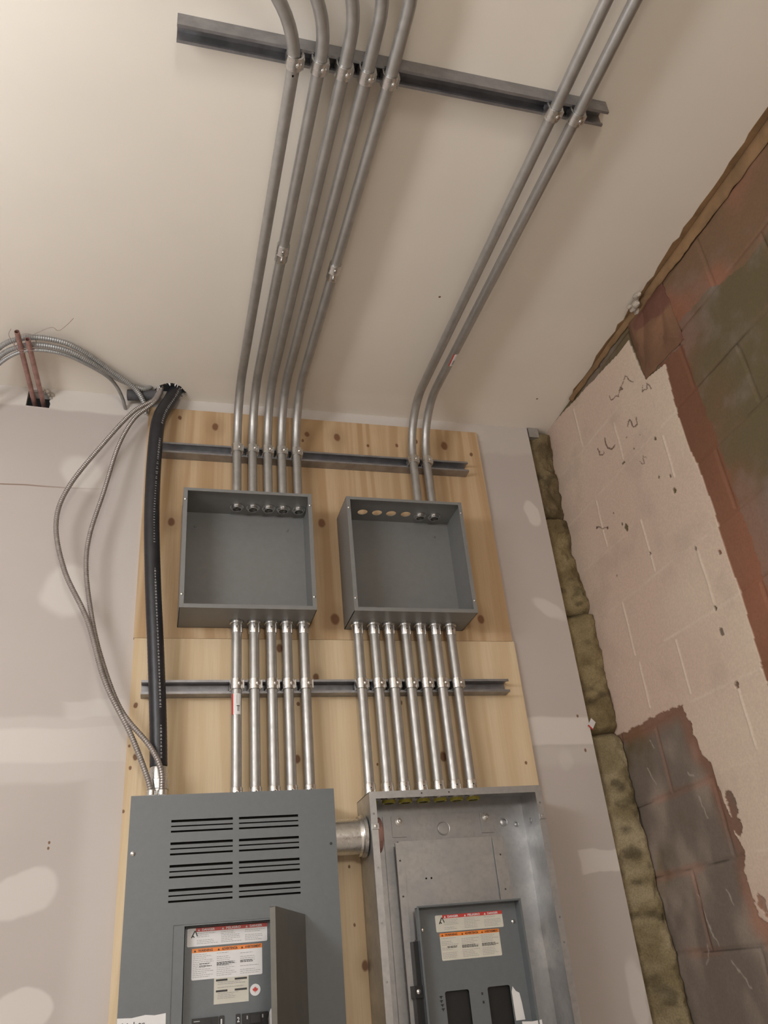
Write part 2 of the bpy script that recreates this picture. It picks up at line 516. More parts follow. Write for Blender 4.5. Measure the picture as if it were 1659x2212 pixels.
def grid_mesh(name, P, color, mat, parent=None, solid=None):
    """P: (nu, nv, 3) points; color: (nu, nv, 3)"""
    nu, nv = P.shape[:2]
    idx = np.arange(nu * nv).reshape(nu, nv)
    F = np.stack([idx[:-1, :-1], idx[1:, :-1], idx[1:, 1:], idx[:-1, 1:]], -1).reshape(-1, 4)
    me = bpy.data.meshes.new(name)
    me.vertices.add(nu * nv); me.vertices.foreach_set('co', P.reshape(-1).astype(np.float32))
    me.loops.add(F.size); me.loops.foreach_set('vertex_index', F.reshape(-1).astype(np.int32))
    me.polygons.add(len(F))
    me.polygons.foreach_set('loop_start', (np.arange(len(F)) * 4).astype(np.int32))
    me.polygons.foreach_set('loop_total', np.full(len(F), 4, np.int32))
    me.update(calc_edges=True)
    me.polygons.foreach_set('use_smooth', np.ones(len(F), bool))
    at = me.color_attributes.new('Col', 'FLOAT_COLOR', 'POINT')
    c4 = np.ones((nu * nv, 4), np.float32); c4[:, :3] = color.reshape(-1, 3)
    at.data.foreach_set('color', c4.reshape(-1))
    me.materials.append(mat)
    o = bpy.data.objects.new(name, me); COL.objects.link(o)
    if parent: attach(o, parent)
    return o

# ================================================================== THE SETTING
# ceiling with the cable hole broken through it next to the wall
hole_c = [(-0.060, -0.006), (-0.062, -0.030), (-0.050, -0.046), (-0.038, -0.060), (-0.022, -0.070), (-0.004, -0.074), (0.012, -0.068),
          (0.026, -0.058), (0.038, -0.040), (0.047, -0.024), (0.044, -0.010), (0.030, -0.004)]
mb = MB()
mb.plate([(XL, YB), (XR + 0.12, YB), (XR + 0.12, YW + 0.06), (XL, YW + 0.06)], [hole_c], lambda u, v, t: (u, v, H + t), 0.016, M['ceil'])
struct(mb.build('ceiling'))
# back wall drywall with the broken hole around the copper pipes
hole_w = [(-0.476, 3.274), (-0.402, 3.270), (-0.400, 3.290), (-0.404, 3.300), (-0.398, 3.312), (-0.407, 3.322), (-0.420, 3.336), (-0.436, 3.342), (-0.474, 3.344)]
mb = MB()
mb.plate([(XL, 0), (1.371, 0), (1.371, H), (XL, H)], [hole_w], lambda u, v, t: (u, YW + t, v), 0.0135, M['wall'])
struct(mb.build('wall_back'))
mb = MB(); mb.box(XL - 0.1, XL, YB, 0.1, 0, H, M['wallplain']); struct(mb.build('wall_left'))
mb = MB(); mb.box(XL - 0.1, XR + 0.1, YB - 0.1, YB, 0, H, M['wallplain']); struct(mb.build('wall_rear'))
mb = MB(); mb.box(XL - 0.1, XR + 0.3, YB - 0.1, 0.25, -0.1, 0, M['concrete']); struct(mb.build('floor'))

# ---- block wall on the right: (u = y, v = z) on x = XR
def block_wall():
    us = np.concatenate([np.linspace(-6.2, -1.7, 16)[:-1], np.arange(-1.7, 0.052, 0.0036), [0.12]])
    vs = np.concatenate([np.linspace(0, 1.15, 8)[:-1], np.arange(1.15, H + 0.001, 0.0036), [H]])
    u, v = np.meshgrid(us, vs, indexing='ij')
    ju = u + (fbm(u, v, 30, 3) - .5) * 0.018 + (fbm(u, v, 110, 2, 3) - .5) * 0.006
    jv = v + (fbm(u, v, 30, 3, 9) - .5) * 0.018 + (fbm(u, v, 110, 2, 5) - .5) * 0.006
    # raw block
    n1 = fbm(u, v, 3.5, 4); n2 = fbm(u, v, 14, 4, 2)
    olive = np.array([0.125, 0.098, 0.052]); greyc = np.array([0.190, 0.155, 0.128]); rust = np.array([0.165, 0.070, 0.040]); rust = rust[None, None, :] * (1 + 0.45 * sst(2.9, 2.2, v))[..., None]; pink = np.array([0.30, 0.150, 0.105])
    L = lambda a, b, t: a * (1 - t[..., None]) + b * t[..., None]
    raw = L(np.broadcast_to(olive, u.shape + (3,)), np.broadcast_to(greyc, u.shape + (3,)), sst(.38, .62, n1 * .6 + n2 * .4 + 0.22 * sst(2.3, 1.8, v) - 0.10 * sst(2.4, 2.7, v)))
    # mortar of raw block (courses 0.203, blocks 0.406, running bond)
    course = (v - 2.908) / 0.2032
    ci = np.floor(course)
    dz = np.minimum(course - ci, 1 - (course - ci)) * 0.2032
    sh = np.where(np.mod(ci, 2) == 0, 0.0, 0.203)
    cu_ = (u + 0.4045 - sh) / 0.406
    du = np.minimum(cu_ - np.floor(cu_), 1 - (cu_ - np.floor(cu_))) * 0.406
    dm = np.minimum(dz, du)
    jm = 1 - sst(0.003, 0.020, dm + (n2 - .5) * 0.012)
    lowr = sst(2.3, 2.0, v)
    raw = L(raw, np.broadcast_to(pink * 0.85, u.shape + (3,)), jm * (0.10 + 0.30 * lowr) * sst(.35, .6, fbm(u, v, 6, 2, 4)))
    crack = 1 - sst(0.0012, 0.003, dm)
    raw = raw * (1 - 0.55 * crack[..., None] * sst(.4, .6, fbm(u, v, 9, 2, 8))[..., None])
    # pinkish smear near the ceiling, away from the corner
    top = inpoly(ju, jv, [(-0.66, 3.36), (-0.60, 3.285), (-0.73, 3.30), (-0.84, 3.14), (-0.97, 3.13), (-1.13, 3.08), (-1.27, 3.09), (-1.7, 3.0), (-1.8, 3.36)])
    tw = 0.35 + 0.65 * sst(.35, .7, fbm(u, v, 5, 3, 12))
    raw = np.where(top[..., None], L(raw, np.broadcast_to(np.array([0.27, 0.125, 0.080]), u.shape + (3,)), tw), raw)
    # rust coloured strip beside the painted part
    bx = lambda d, wd: 1 - sst(wd * .6, wd, d)
    stripw = inpoly(ju, jv, [(-0.70, 3.09), (-0.822, 3.067), (-0.822, 2.89), (-0.828, 2.70), (-0.828, 2.35), (-0.815, 2.23), (-0.83, 2.0), (-0.82, 1.0), (-0.70, 1.0)])
    t = 0.75 + 0.25 * n2
    raw = np.where(stripw[..., None], L(raw, rust, t), raw)
    # fade of rust outside the strip
    fade = sst(0.16, 0.0, np.abs(u + 0.83)) * sst(.40, .7, n1) * (v > 1.9) * 0.5
    raw = L(raw, rust * 1.2, fade)
    # lower raw area : rust rim next to the paint edge
    pb = [(-0.012, 2.125), (-0.115, 2.121), (-0.199, 2.122), (-0.302, 2.116), (-0.360, 2.108), (-0.371, 2.055), (-0.375, 2.015), (-0.386, 1.967), (-0.407, 1.943),
          (-0.416, 1.916), (-0.419, 1.878), (-0.422, 1.841), (-0.430, 1.816), (-0.433, 1.781), (-0.436, 1.746), (-0.456, 1.698), (-0.431, 1.668), (-0.433, 1.603),
          (-0.435, 1.551), (-0.461, 1.534), (-0.55, 1.50), (-0.60, 1.3), (-0.62, 1.0)]
    dd = np.full(u.shape, 9.0)
    for a, b in zip(pb[:-1], pb[1:]): dd = np.minimum(dd, segd(ju, jv, *a, *b))
    rim = (1 - sst(0.012, 0.055 + 0.03 * n1, dd + (n2 - .5) * 0.03)) * (v < 2.16) * (u > -0.62)
    rim = np.maximum(rim * 0.85, 0)
    raw = L(raw, np.broadcast_to(np.array([0.25, 0.115, 0.070]), u.shape + (3,)), rim * (0.55 + .45 * n1))
    raw = raw * (1 + (0.55 * sst(.45, .75, fbm(u * 1.6, v, 5.5, 3, 91)) - 0.12)[..., None] * sst(2.2, 2.0, v)[..., None])
    # thin white scrapes on raw block
    for a in ((-0.20, 1.62, -0.23, 1.52), (-0.215, 1.56, -0.235, 1.50), (-0.33, 1.62, -0.345, 1.585), (-0.10, 1.99, -0.13, 1.93), (-0.32, 1.86, -0.34, 1.80), (-0.30, 1.93, -0.325, 1.915), (-0.15, 2.06, -0.16, 2.03), (-0.27, 1.46, -0.33, 1.40), (-0.16, 1.46, -0.19, 1.50)):
        raw = L(raw, np.broadcast_to(np.array([0.45, 0.40, 0.35]), u.shape + (3,)), (1 - sst(0.0005, 0.0035, segd(ju, jv, *a))) * 0.6)
    # painted skin
    P1 = [(0.10, 3.36), (-0.045, 3.352), (-0.240, 3.325), (-0.541, 3.281), (-0.600, 3.285), (-0.606, 3.206), (-0.622, 3.095), (-0.731, 3.072), (-0.716, 2.948), (-0.714, 2.863),
          (-0.715, 2.763), (-0.727, 2.690), (-0.733, 2.563), (-0.725, 2.465), (-0.729, 2.290), (-0.730, 2.263), (-0.719, 2.077), (-0.721, 2.054), (-0.718, 1.8), (-0.72, 1.0)] + pb[::-1] + [(0.10, 2.125)]
    skin = inpoly(u + (fbm(u, v, 25, 3) - .5) * 0.006 + ((fbm(u, v, 40, 3, 33) - .5) * 0.022) * (v < 2.14), v + (fbm(u, v, 28, 3, 9) - .5) * np.where(v < 2.2, 0.022, 0.006), P1)
    # chips: holes through the paint
    chips = [(-0.598, 2.692, .007, .010), (-0.586, 2.892, .004, .008), (-0.396, 2.923, .008, .005), (-0.618, 2.299, .005, .008), (-0.614, 2.232, .009, .012), (-0.609, 2.087, .008, .010),
             (-0.615, 2.487, .005, .006), (-0.703, 2.428, .005, .008), (-0.320, 2.717, .008, .014), (-0.196, 2.706, .0, .0), (-0.403, 2.577, .004, .006), (-0.48, 3.03, .003, .005), (-0.45, 2.99, .003, .004),
             (-0.47, 2.93, .003, .004), (-0.55, 2.77, .004, .005), (-0.60, 2.74, .004, .006), (-0.30, 2.74, .004, .007), (-0.453, 1.815, .020, .035), (-0.446, 1.762, .022, .022), (-0.462, 1.580, .018, .02), (-0.478, 1.55, .02, .014),
             (-0.20, 2.60, .003, .003), (-0.27, 2.80, .003, .003), (-0.52, 2.95, .003, .003)]
    ragu = u + (fbm(u, v, 60, 3, 21) - .5) * 0.030; ragv = v + (fbm(u, v, 60, 3, 22) - .5) * 0.030
    hole = np.zeros(u.shape, bool)
    for cx, cz, rx, rz in chips:
        if rx: hole |= (((ragu - cx) / rx) ** 2 + ((ragv - cz) / rz) ** 2 < 1) if rx > .01 else ((((u - cx) + (ragu - u) * .2) / rx) ** 2 + (((v - cz) + (ragv - v) * .2) / rz) ** 2 < 1)
    skin &= ~hole
    white = np.array([0.565, 0.435, 0.355])
    cream = np.array([0.60, 0.50, 0.40])
    pc = L(np.broadcast_to(white, u.shape + (3,)), np.broadcast_to(cream, u.shape + (3,)), sst(.35, .7, fbm(u, v, 2.2, 3, 40)) * .6 + 0.4 * sst(-0.3, -0.65, u))
    # joints in the painted part : slightly raised pale ridges
    ridge = np.zeros(u.shape)
    V_ = [(-0.188, 3.306, 3.122), (-0.4035, 3.088, 2.927), (-0.186, 2.904, 2.709), (-0.4045, 2.704, 2.511), (-0.1915, 2.511, 2.316), (-0.619, 2.481, 2.299), (-0.412, 2.294, 2.118), (-0.610, 2.081, 1.910), (-0.62, 2.88, 2.72), (-0.20,2.30,2.14)]
    H_ = [(3.118, -0.605, 0.02, 3.090), (2.909, -0.71, 0.03, 2.88), (2.705, -0.3, 0.0, 2.70), (2.505, -0.72, -0.1, 2.495), (2.30, -0.725, -0.36, 2.293), (2.10, -0.715, -0.40, 2.09), (1.895, -0.72, -0.43, 1.88), (1.69, -0.72, -0.45, 1.69)]
    wob = (fbm(u, v, 18, 2, 50) - .5) * 0.006
    for x, z1, z0 in V_: ridge = np.maximum(ridge, (1 - sst(0.0015, 0.0055, segd(u + wob, v, x, z0 + .008, x - 0.002, z1 - .008))))
    hr = np.zeros(u.shape)
    for z, u0, u1, _ in H_: hr = np.maximum(hr, (1 - sst(0.0015, 0.0060, segd(u, v + wob, u0, z - .006, u1, z + .006))))
    pc = L(pc, np.broadcast_to(np.array([0.66, 0.57, 0.47]), u.shape + (3,)), np.maximum(ridge * .85, hr * .45 * (0.4 + 0.6 * sst(.4, .6, fbm(u, v, 7, 2, 60)))))
    # thin dark scribbles of old glue on the paint
    def scr(pts, wd):
        nonlocal pc
        d = np.full(u.shape, 9.0)
        for a, b in zip(pts[:-1], pts[1:]): d = np.minimum(d, segd(ju, jv, *a, *b))
        pc = L(pc, np.broadcast_to(np.array([0.085, 0.045, 0.028]), u.shape + (3,)), (1 - sst(wd * .5, wd, d)) * 0.85)
    scr([(-0.425, 3.185), (-0.428, 3.165), (-0.455, 3.160), (-0.467, 3.150), (-0.49, 3.165), (-0.500, 3.150), (-0.485, 3.160), (-0.515, 3.172), (-0.53, 3.185), (-0.545, 3.150), (-0.563, 3.131)], .0032)
    scr([(-0.331, 3.067), (-0.333, 3.045), (-0.340, 3.025), (-0.350, 3.010), (-0.362, 3.005), (-0.380, 3.010)], .0052)
    scr([(-0.275, 3.06), (-0.280, 3.035), (-0.292, 3.025), (-0.305, 3.022), (-0.308, 3.03)], .003)
    scr([(-0.152, 2.809), (-0.216, 2.773)], .0036)
    scr([(-0.60, 3.09), (-0.595, 3.07), (-0.615, 3.06), (-0.620, 3.08), (-0.64, 3.05)], .003)
    scr([(-0.47, 3.02), (-0.49, 3.03), (-0.50, 3.00), (-0.52, 2.99), (-0.525, 3.02)], .003)
    scr([(-0.48, 2.87), (-0.50, 2.85), (-0.51, 2.88), (-0.52, 2.86)], .002)
    for cx, cz in ((-0.152, 2.809), (-0.216, 2.773)):
        pc = L(pc, np.broadcast_to(np.array([0.08, 0.04, 0.03]), u.shape + (3,)), 1 - sst(.0035, .006, np.hypot(u - cx, v - cz)))
    # soft grime
    pc = pc * (1 - 0.10 * sst(.55, .8, fbm(u, v, 9, 4, 70)))[..., None]
    col = np.where(skin[..., None], pc, raw)
    hgt = np.where(skin, 0.0022 + 0.0018 * ridge + 0.0006 * hr, -0.003 * (1 - sst(0.002, 0.009, dm)) + (n2 - .5) * 0.004)
    P = np.stack([XR - hgt, u, v], -1)
    # outermost ring kept flat
    o = grid_mesh('wall_right', P, np.clip(col, 0.004, 1), M['block'])
    struct(o)
    # hollow in the peeled corner: torn brown paper hanging over the block
block_wall()

# torn brown strip along the ceiling on the right wall
def torn_strip():
    ys = np.concatenate([np.arange(-1.9, -0.195, 0.008)])
    nv = 7
    P = np.zeros((len(ys), nv, 3)); C_ = np.zeros((len(ys), nv, 3))
    for i, y in enumerate(ys):
        hgt = 0.018 + 0.030 * sst(-0.25, -1.3, np.array(y)) + (float(fbm(np.array([[y]]), np.array([[1.0]]), 30, 3)[0, 0]) - .5) * 0.012
        out = 0.010 + 0.004 * math.sin(y * 21)
        for j in range(nv):
            t = j / (nv - 1)
            P[i, j] = (XR - 0.004 - out * math.sin(PI * min(1, t * 1.1)) * 0.6 - 0.006 * (1 - t), y, H - 0.0008 - hgt * t)
            C_[i, j] = (0.30, 0.17, 0.075)
    o = grid_mesh('trim_ceiling_edge', P, C_, M['ribbon'])
    sm = o.modifiers.new('solid', 'SOLIDIFY'); sm.thickness = 0.0015
    struct(o)
torn_strip()
# exposed paper along the cut ceiling edge
mb = MB()
edge = [(XR + 0.0, -1.95)]
rn = random.Random(4)
yy = -1.95
while yy < -0.2:
    wdt = 0.012 + 0.020 * min(1, max(0, (-yy - 0.2) / 1.1))
    edge.append((XR - wdt + rn.uniform(-.006, .006), yy)); yy += rn.uniform(0.02, 0.07)
edge.append((XR, -0.19))
mb.plate(edge, [], lambda u, v, t: (u, v, H - 0.0022 + t), 0.002, M['ribbon'])
struct(mb.build('trim_paper_edge'))

# ---- torn brown paper patch at top of the block wall
def paper_patch():
    u, v = np.meshgrid(np.linspace(0, 1, 44), np.linspace(0, 1, 50), indexing='ij')
    # quad corners in (y, z)
    A, B, C2, D = np.array([-0.615, 3.345]), np.array([-0.83, 3.318]), np.array([-0.838, 3.075]), np.array([-0.622, 3.095])
    q = (A * (1 - u[..., None]) + B * u[..., None]) * (1 - v[..., None]) + (D * (1 - u[..., None]) + C2 * u[..., None]) * v[..., None]
    w_ = (fbm(q[..., 0], q[..., 1], 40, 3, 2) - .5) * 0.02
    edge = np.minimum(np.minimum(u, 1 - u), np.minimum(v, 1 - v))
    q = q + w_[..., None] * 0.8
    h = 0.002 + 0.011 * fbm(q[..., 0], q[..., 1], 12, 3, 7) * sst(0, 0.15, edge) + 0.010 * np.abs(np.sin(u * 6 + v * 3)) * sst(0, .2, edge)
    P = np.stack([XR - h, q[..., 0], q[..., 1]], -1)
    c = np.array([0.185, 0.100, 0.058]) * (0.6 + 0.7 * fbm(q[..., 0], q[..., 1], 10, 3, 17))[..., None]
    dk = np.array([0.12, 0.04, 0.035])
    m_ = sst(.55, .62, fbm(q[..., 0], q[..., 1], 9, 2, 5))
    c = c * (1 - m_[..., None] * .6) + dk * m_[..., None] * .6
    o = grid_mesh('torn_paper', P, c, M['block'])
    sm = o.modifiers.new('solid', 'SOLIDIFY'); sm.thickness = 0.002; sm.offset = 1
    tag(o, 'crumpled brown torn paper stuck high on the block wall below the ceiling', 'torn paper')
paper_patch()
# plaster crumbs hanging at the ceiling edge
mb = MB()
rn = random.Random(11)
for k in range(9):
    c = Vector((1.445 + rn.uniform(-.018, .02), -0.72 + rn.uniform(-.035, .035), H - 0.010 - rn.uniform(0, .014)))
    r = rn.uniform(.006, .014)
    bm2 = bmesh.new(); bmesh.ops.create_icosphere(bm2, subdivisions=2, radius=r)
    for vv in bm2.verts:
        vv.co *= 1 + 0.5 * mnoise.noise(vv.co * 130 + Vector((k, 0, 0)))
        vv.co.y *= 1.5
    mb.faces([tuple(vv.co + c) for vv in bm2.verts], [tuple(x.index for x in f.verts) for f in bm2.faces], M['plaster'])
    bm2.free()
tag(mb.build('plaster_crumb', weld=False), 'pale lump of broken plaster at the torn ceiling edge above the block wall', 'plaster lump')

# ---- mineral wool stuffed in the gap at the end of the drywall
SEAM = [3.345, 2.958, 2.556, 2.133, 1.25, 0.42, 0.0]
WOOL_LAB = ['dark brown crumpled mineral wool batt at the very top of the gap under the ceiling',
            'mineral wool batt second from the top, beside the painted block wall',
            'third mineral wool batt from the top, ending where the bare block patch begins',
            'tall mineral wool batt beside the bare grey block patch',
            'mineral wool batt low in the wall gap, below the frame', 'lowest mineral wool batt standing on the floor']
zz = np.array([0, 1.33, 2.14, 2.54, 2.80, 2.96, 3.07, 3.351]); yyv = np.array([-.045, -.041, .004, -.004, .036, .034, .028, .022])
for k in range(4):
    z1, z0 = SEAM[k], SEAM[k + 1]
    if k == 3: z0 = 0.9
    nz = int((z1 - z0) / 0.006); nx = 26
    t, q = np.meshgrid(np.linspace(0, 1, nx), np.linspace(0, 1, nz), indexing='ij')
    z = z0 + 0.001 + (z1 - z0 - 0.002) * q
    edgez = np.minimum(z - z0, z1 - z)
    yr = np.interp(z, zz, yyv)
    y = 0.036 * (1 - sst(0.2, 0.9, t)) + (yr + 0.004) * sst(0.2, 0.9, t)
    y = y - 0.012 * np.sin(PI * np.clip(t, 0, 1)) + 0.024 * (1 - sst(0, 0.018, edgez))
    rough = 1.6 if k == 0 else 1.0
    x = 1.3725 + (1.466 - 1.3725) * t
    nn = fbm(x, z, 22 if k else 16, 4, 3 * k)
    y = y + (nn - .5) * 0.030 * rough + (fbm(x, z, 75, 3, 6) - .5) * 0.010
    y = y - 0.008 * sst(.9, 1, t) * 0
    # side + back wrap
    c0 = np.array([0.150, 0.112, 0.055]) if k else np.array([0.12, 0.088, 0.045])
    c1 = np.array([0.255, 0.200, 0.105]) if k else np.array([0.20, 0.155, 0.085])
    if k == 3: c0, c1 = np.array([0.190, 0.150, 0.080]), np.array([0.34, 0.28, 0.175])
    f = sst(.3, .7, fbm(x, z, 14, 4, 5 + k))
    c = c0 * (1 - f[..., None]) + c1 * f[..., None]
    c = c * (1 - 0.45 * sst(.62, .80, fbm(x * 1.0, z * 1.0, 24, 3, 31 + k)))[..., None]
    P = np.stack([x, y, z], -1)
    back = P.copy(); back[..., 1] = 0.10
    # close it: add border rows going to the back plane
    def ring(Pm, cm):
        Pn = np.zeros((nx + 2, nz + 2, 3)); Cn = np.zeros((nx + 2, nz + 2, 3))
        Pn[1:-1, 1:-1] = Pm; Cn[1:-1, 1:-1] = cm
        Pn[0, 1:-1] = back[0]; Pn[-1, 1:-1] = back[-1]; Pn[1:-1, 0] = back[:, 0]; Pn[1:-1, -1] = back[:, -1]
        Pn[0, 0], Pn[0, -1], Pn[-1, 0], Pn[-1, -1] = back[0, 0], back[0, -1], back[-1, 0], back[-1, -1]
        Cn[0], Cn[-1], Cn[:, 0], Cn[:, -1] = c0, c0, c0, c0
        return Pn, Cn
    Pn, Cn = ring(P, c)
    Pn[..., 0] = np.clip(Pn[..., 0], 1.372, 1.4655)
    o = grid_mesh('insulation_batt', Pn, Cn, M['wool'])
    tag(o, WOOL_LAB[k], 'insulation', 'mineral wool batts in the wall gap')
# little piece of steel track at the top of the gap
mb = MB()
mb.box(1.373, 1.415, 0.012, 0.030, 3.305, 3.3065, M['galv']); mb.box(1.373, 1.415, 0.0105, 0.012, 3.305, 3.349, M['galv'])
mb.box(1.373, 1.415, 0.030, 0.0315, 3.305, 3.349, M['galv'])
tag(mb.build('steel_track'), 'short bare steel track end above the top insulation batt', 'steel track')
# scrap of red-white tape on the drywall edge
mb = MB()
T = Matrix.Translation((1.378, 0.010, 2.163)) @ Matrix.Rotation(math.radians(35), 4, 'Y') @ Matrix.Rotation(math.radians(20), 4, 'Z')
mb.box(-0.010, 0.012, -0.0006, 0.0006, -0.014, 0.012, M['paper'], T); mb.box(-0.010, 0.012, -0.0012, 0.0012, -0.018, -0.014, M['red'], T)
tag(mb.build('label_scrap'), 'small white and red label scrap caught on the edge of the insulation gap', 'label scrap')

# ================================================================== PLYWOOD
mb = MB(); mb.box(-0.077, 1.142, 0.0, YW - 0.0005, 2.4405, 3.297, M['ply_up'])
tag(mb.build('plywood_sheet'), 'upper honey-coloured knotty plywood sheet behind the two open grey boxes', 'plywood', 'plywood backboards')
mb = MB(); mb.box(-0.075, 1.147, 0.0, YW - 0.0005, 0.0, 2.4395, M['ply_lo'])
tag(mb.build('plywood_sheet'), 'lower pale plywood sheet behind the breaker panels', 'plywood', 'plywood backboards')
# staple-like screws in plywood
# ================================================================== STRUT CHANNELS
def strut(name, a, b, axis_n, label, mat=M['strut']):
    """C channel 41 x 41 running along x; open side faces axis_n ('y-' or 'z-')"""
    x0, x1 = a[0], b[0]
    s_, t_, lip, ret = 0.0413, 0.0022, 0.0068, 0.0065
    # profile in (p across, q outwards from wall): closed loop
    hs = s_ / 2; D = 0.0413
    outer = [(-hs, 0), (hs, 0), (hs, D), (hs - lip, D), (hs - lip, D - ret), (hs - lip + t_, D - ret), (hs - lip + t_, D - t_), (hs - t_, D - t_), (hs - t_, t_),
             (-hs + t_, t_), (-hs + t_, D - t_), (-hs + lip - t_, D - t_), (-hs + lip - t_, D - ret), (-hs + lip, D - ret), (-hs + lip, D), (-hs, D)]
    def P(x, p, q):
        k = (x - x0) / (x1 - x0)
        c = Vector(a) * (1 - k) + Vector(b) * k
        return (x, c.y - q, c.z + p) if axis_n == 'y-' else (x, c.y + p, c.z - q)
    m_ = MB()
    n = len(outer)
    vs = [P(x0, *q) for q in outer] + [P(x1, *q) for q in outer]
    fs = [(i, (i + 1) % n, n + (i + 1) % n, n + i) for i in range(n)]
    m_.faces(vs, fs, mat)
    # end faces as quads between outer walls
    for e, x in ((0, x0), (n, x1)):
        quads = [(0, 1, 8, 9), (1, 2, 7, 8), (2, 3, 6, 7), (3, 4, 5, 6), (0, 9, 10, 15), (15, 10, 11, 14), (14, 11, 12, 13)]
        vv = [P(x, *q) for q in outer]
        m_.faces(vv, quads, mat)
    o = m_.build(name)
    tag(o, label, 'strut channel', 'strut channels carrying the conduits')
    return o
strut('strut_channel', (-0.046, -0.0005, 2.2755), (1.085, -0.0005, 2.2755), 'y-', 'lower horizontal galvanised strut channel on the pale plywood between boxes and panels')
strut('strut_channel', (-0.040, -0.0005, 3.1045), (1.068, -0.0005, 3.1075), 'y-', 'upper horizontal galvanised strut channel on the plywood above the open boxes')
strut('strut_channel', (-0.030, -1.327, H - 0.0005), (1.010, -1.318, H - 0.0005), 'z-', 'galvanised strut channel screwed across the ceiling')

# ================================================================== CONDUITS
RC = 0.0148
YC = -0.0566          # axis in front of plywood
ZC = H - 0.0566       # axis below ceiling
def connector(parent, x, y, z, dirz, side='box'):
    """set-screw connector; body sits at z and extends away along dirz (+1 up the conduit)"""
    m_ = MB()
    L = 0.040
    prof = [(0.0, 0.0150), (0.0, 0.0205), (0.0045, 0.0212), (0.0090, 0.0205), (0.0100, 0.0178), (L - .003, 0.0176), (L, 0.0168), (L, 0.0148)]
    m_.lathe((x, y, z), (0, 0, dirz), prof, M['zinc'])
    c = m_.build('connector', parent)
    s = MB(); s.cyl((x, y - 0.0165, z + dirz * 0.025), (x, y - 0.0215, z + dirz * 0.025), 0.0042, M['zinc'], 10)
    s.cyl((x, y - 0.0215, z + dirz * 0.025), (x, y - 0.0222, z + dirz * 0.025), 0.0022, M['ink'], 6)
    s.build('set_screw', c)
    return c
def locknut(conn, x, y, z, dirz, bush=None):
    m_ = MB()
    mt = bush or M['zinc']
    m_.lathe((x, y, z), (0, 0, dirz), [(0, .0150), (0, .0225), (.0035, .0225), (.0035, .0178), (.011, .0172), (.012, .0162), (.012, .0140), (0.0, .0138)], M['zinc'], 16)
    if bush: m_.lathe((x, y, z), (0, 0, dirz), [(.0065, .0185), (.0065, .0198), (.0135, .0192), (.0145, .0165), (.0145, .0135)], bush, 16)
    m_.build('locknut', conn)
ORD = ['first', 'second', 'third', 'fourth', 'fifth', 'sixth', 'seventh']
X5 = [0.2210, 0.2735, 0.3250, 0.3730, 0.4250]
X7 = [0.5960, 0.6490, 0.6985, 0.7520, 0.8030, 0.8530, 0.9040]
BOXZ0, BOXZ1 = 2.475, 2.881
PLZ, PRZ = 1.955, 1.943
def tag_sticker(parent, cx, cy, r, z0, z1, a0, a1, redfirst=True):
    m_ = MB(); n = 10; rr = r + 0.0005
    def arc(b0, b1, mat, za, zb):
        vs = []; fs = []
        for i in range(n + 1):
            a = math.radians(b0 + (b1 - b0) * i / n)
            for zz_ in (za, zb): vs.append((cx + rr * math.cos(a), cy + rr * math.sin(a), zz_))
        for i in range(n): fs.append((2 * i, 2 * i + 2, 2 * i + 3, 2 * i + 1))
        m_.faces(vs, fs, mat, True)
    arc(a0, a0 + (a1 - a0) * .22, M['red'], z0, z1)
    arc(a0 + (a1 - a0) * .22, a1, M['paper'], z0, z1)
    rr = r + 0.0008
    arc(a0 + (a1 - a0) * .60, a0 + (a1 - a0) * .80, M['greyink'], z0 + (z1 - z0) * .15, z0 + (z1 - z0) * .38)
    arc(a0 + (a1 - a0) * .55, a0 + (a1 - a0) * .60, M['greyink'], z0 + (z1 - z0) * .5, z0 + (z1 - z0) * .95)
    arc(a0 + (a1 - a0) * .55, a0 + (a1 - a0) * .85, M['ink'], z0 + (z1 - z0) * .38, z0 + (z1 - z0) * .42)
    m_.build('sticker', parent)['label'] = 'red and white printed sticker'
def lower_conduit(x, zb, i, n, where, grp, sticker=False):
    if n == 5:
        lab = 'short vertical conduit, %s from the left of five, between left box and covered panel' % ORD[i]
    else:
        lab = 'short vertical conduit, %s from the left of seven, between right box and open panel' % ORD[i]
    if sticker: lab = 'short conduit with a red and white sticker, leftmost of five under the left box'
    t = thing('conduit', lab, 'conduit', (x, YC, zb), grp)
    m_ = MB(); m_.tube([(x, YC, zb + 0.004), (x, YC, BOXZ0 - 0.004)], RC, M['emt'], 24); m_.build('pipe', t)
    c = connector(t, x, YC, zb, 1); locknut(c, x, YC, zb - 0.0025, -1, M['bushing'] if n == 7 else None)
    c = connector(t, x, YC, BOXZ0, -1); locknut(c, x, YC, BOXZ0 + 0.0022, 1)
    if sticker: tag_sticker(t, x, YC, RC, 2.185, 2.246, 205, 318)
for i, x in enumerate(X5): lower_conduit(x, PLZ - 0.010, i, 5, '', 'conduits between left box and covered panel', i == 0)
for i, x in enumerate(X7): lower_conduit(x, PRZ, i, 7, '', 'conduits between right box and open panel')

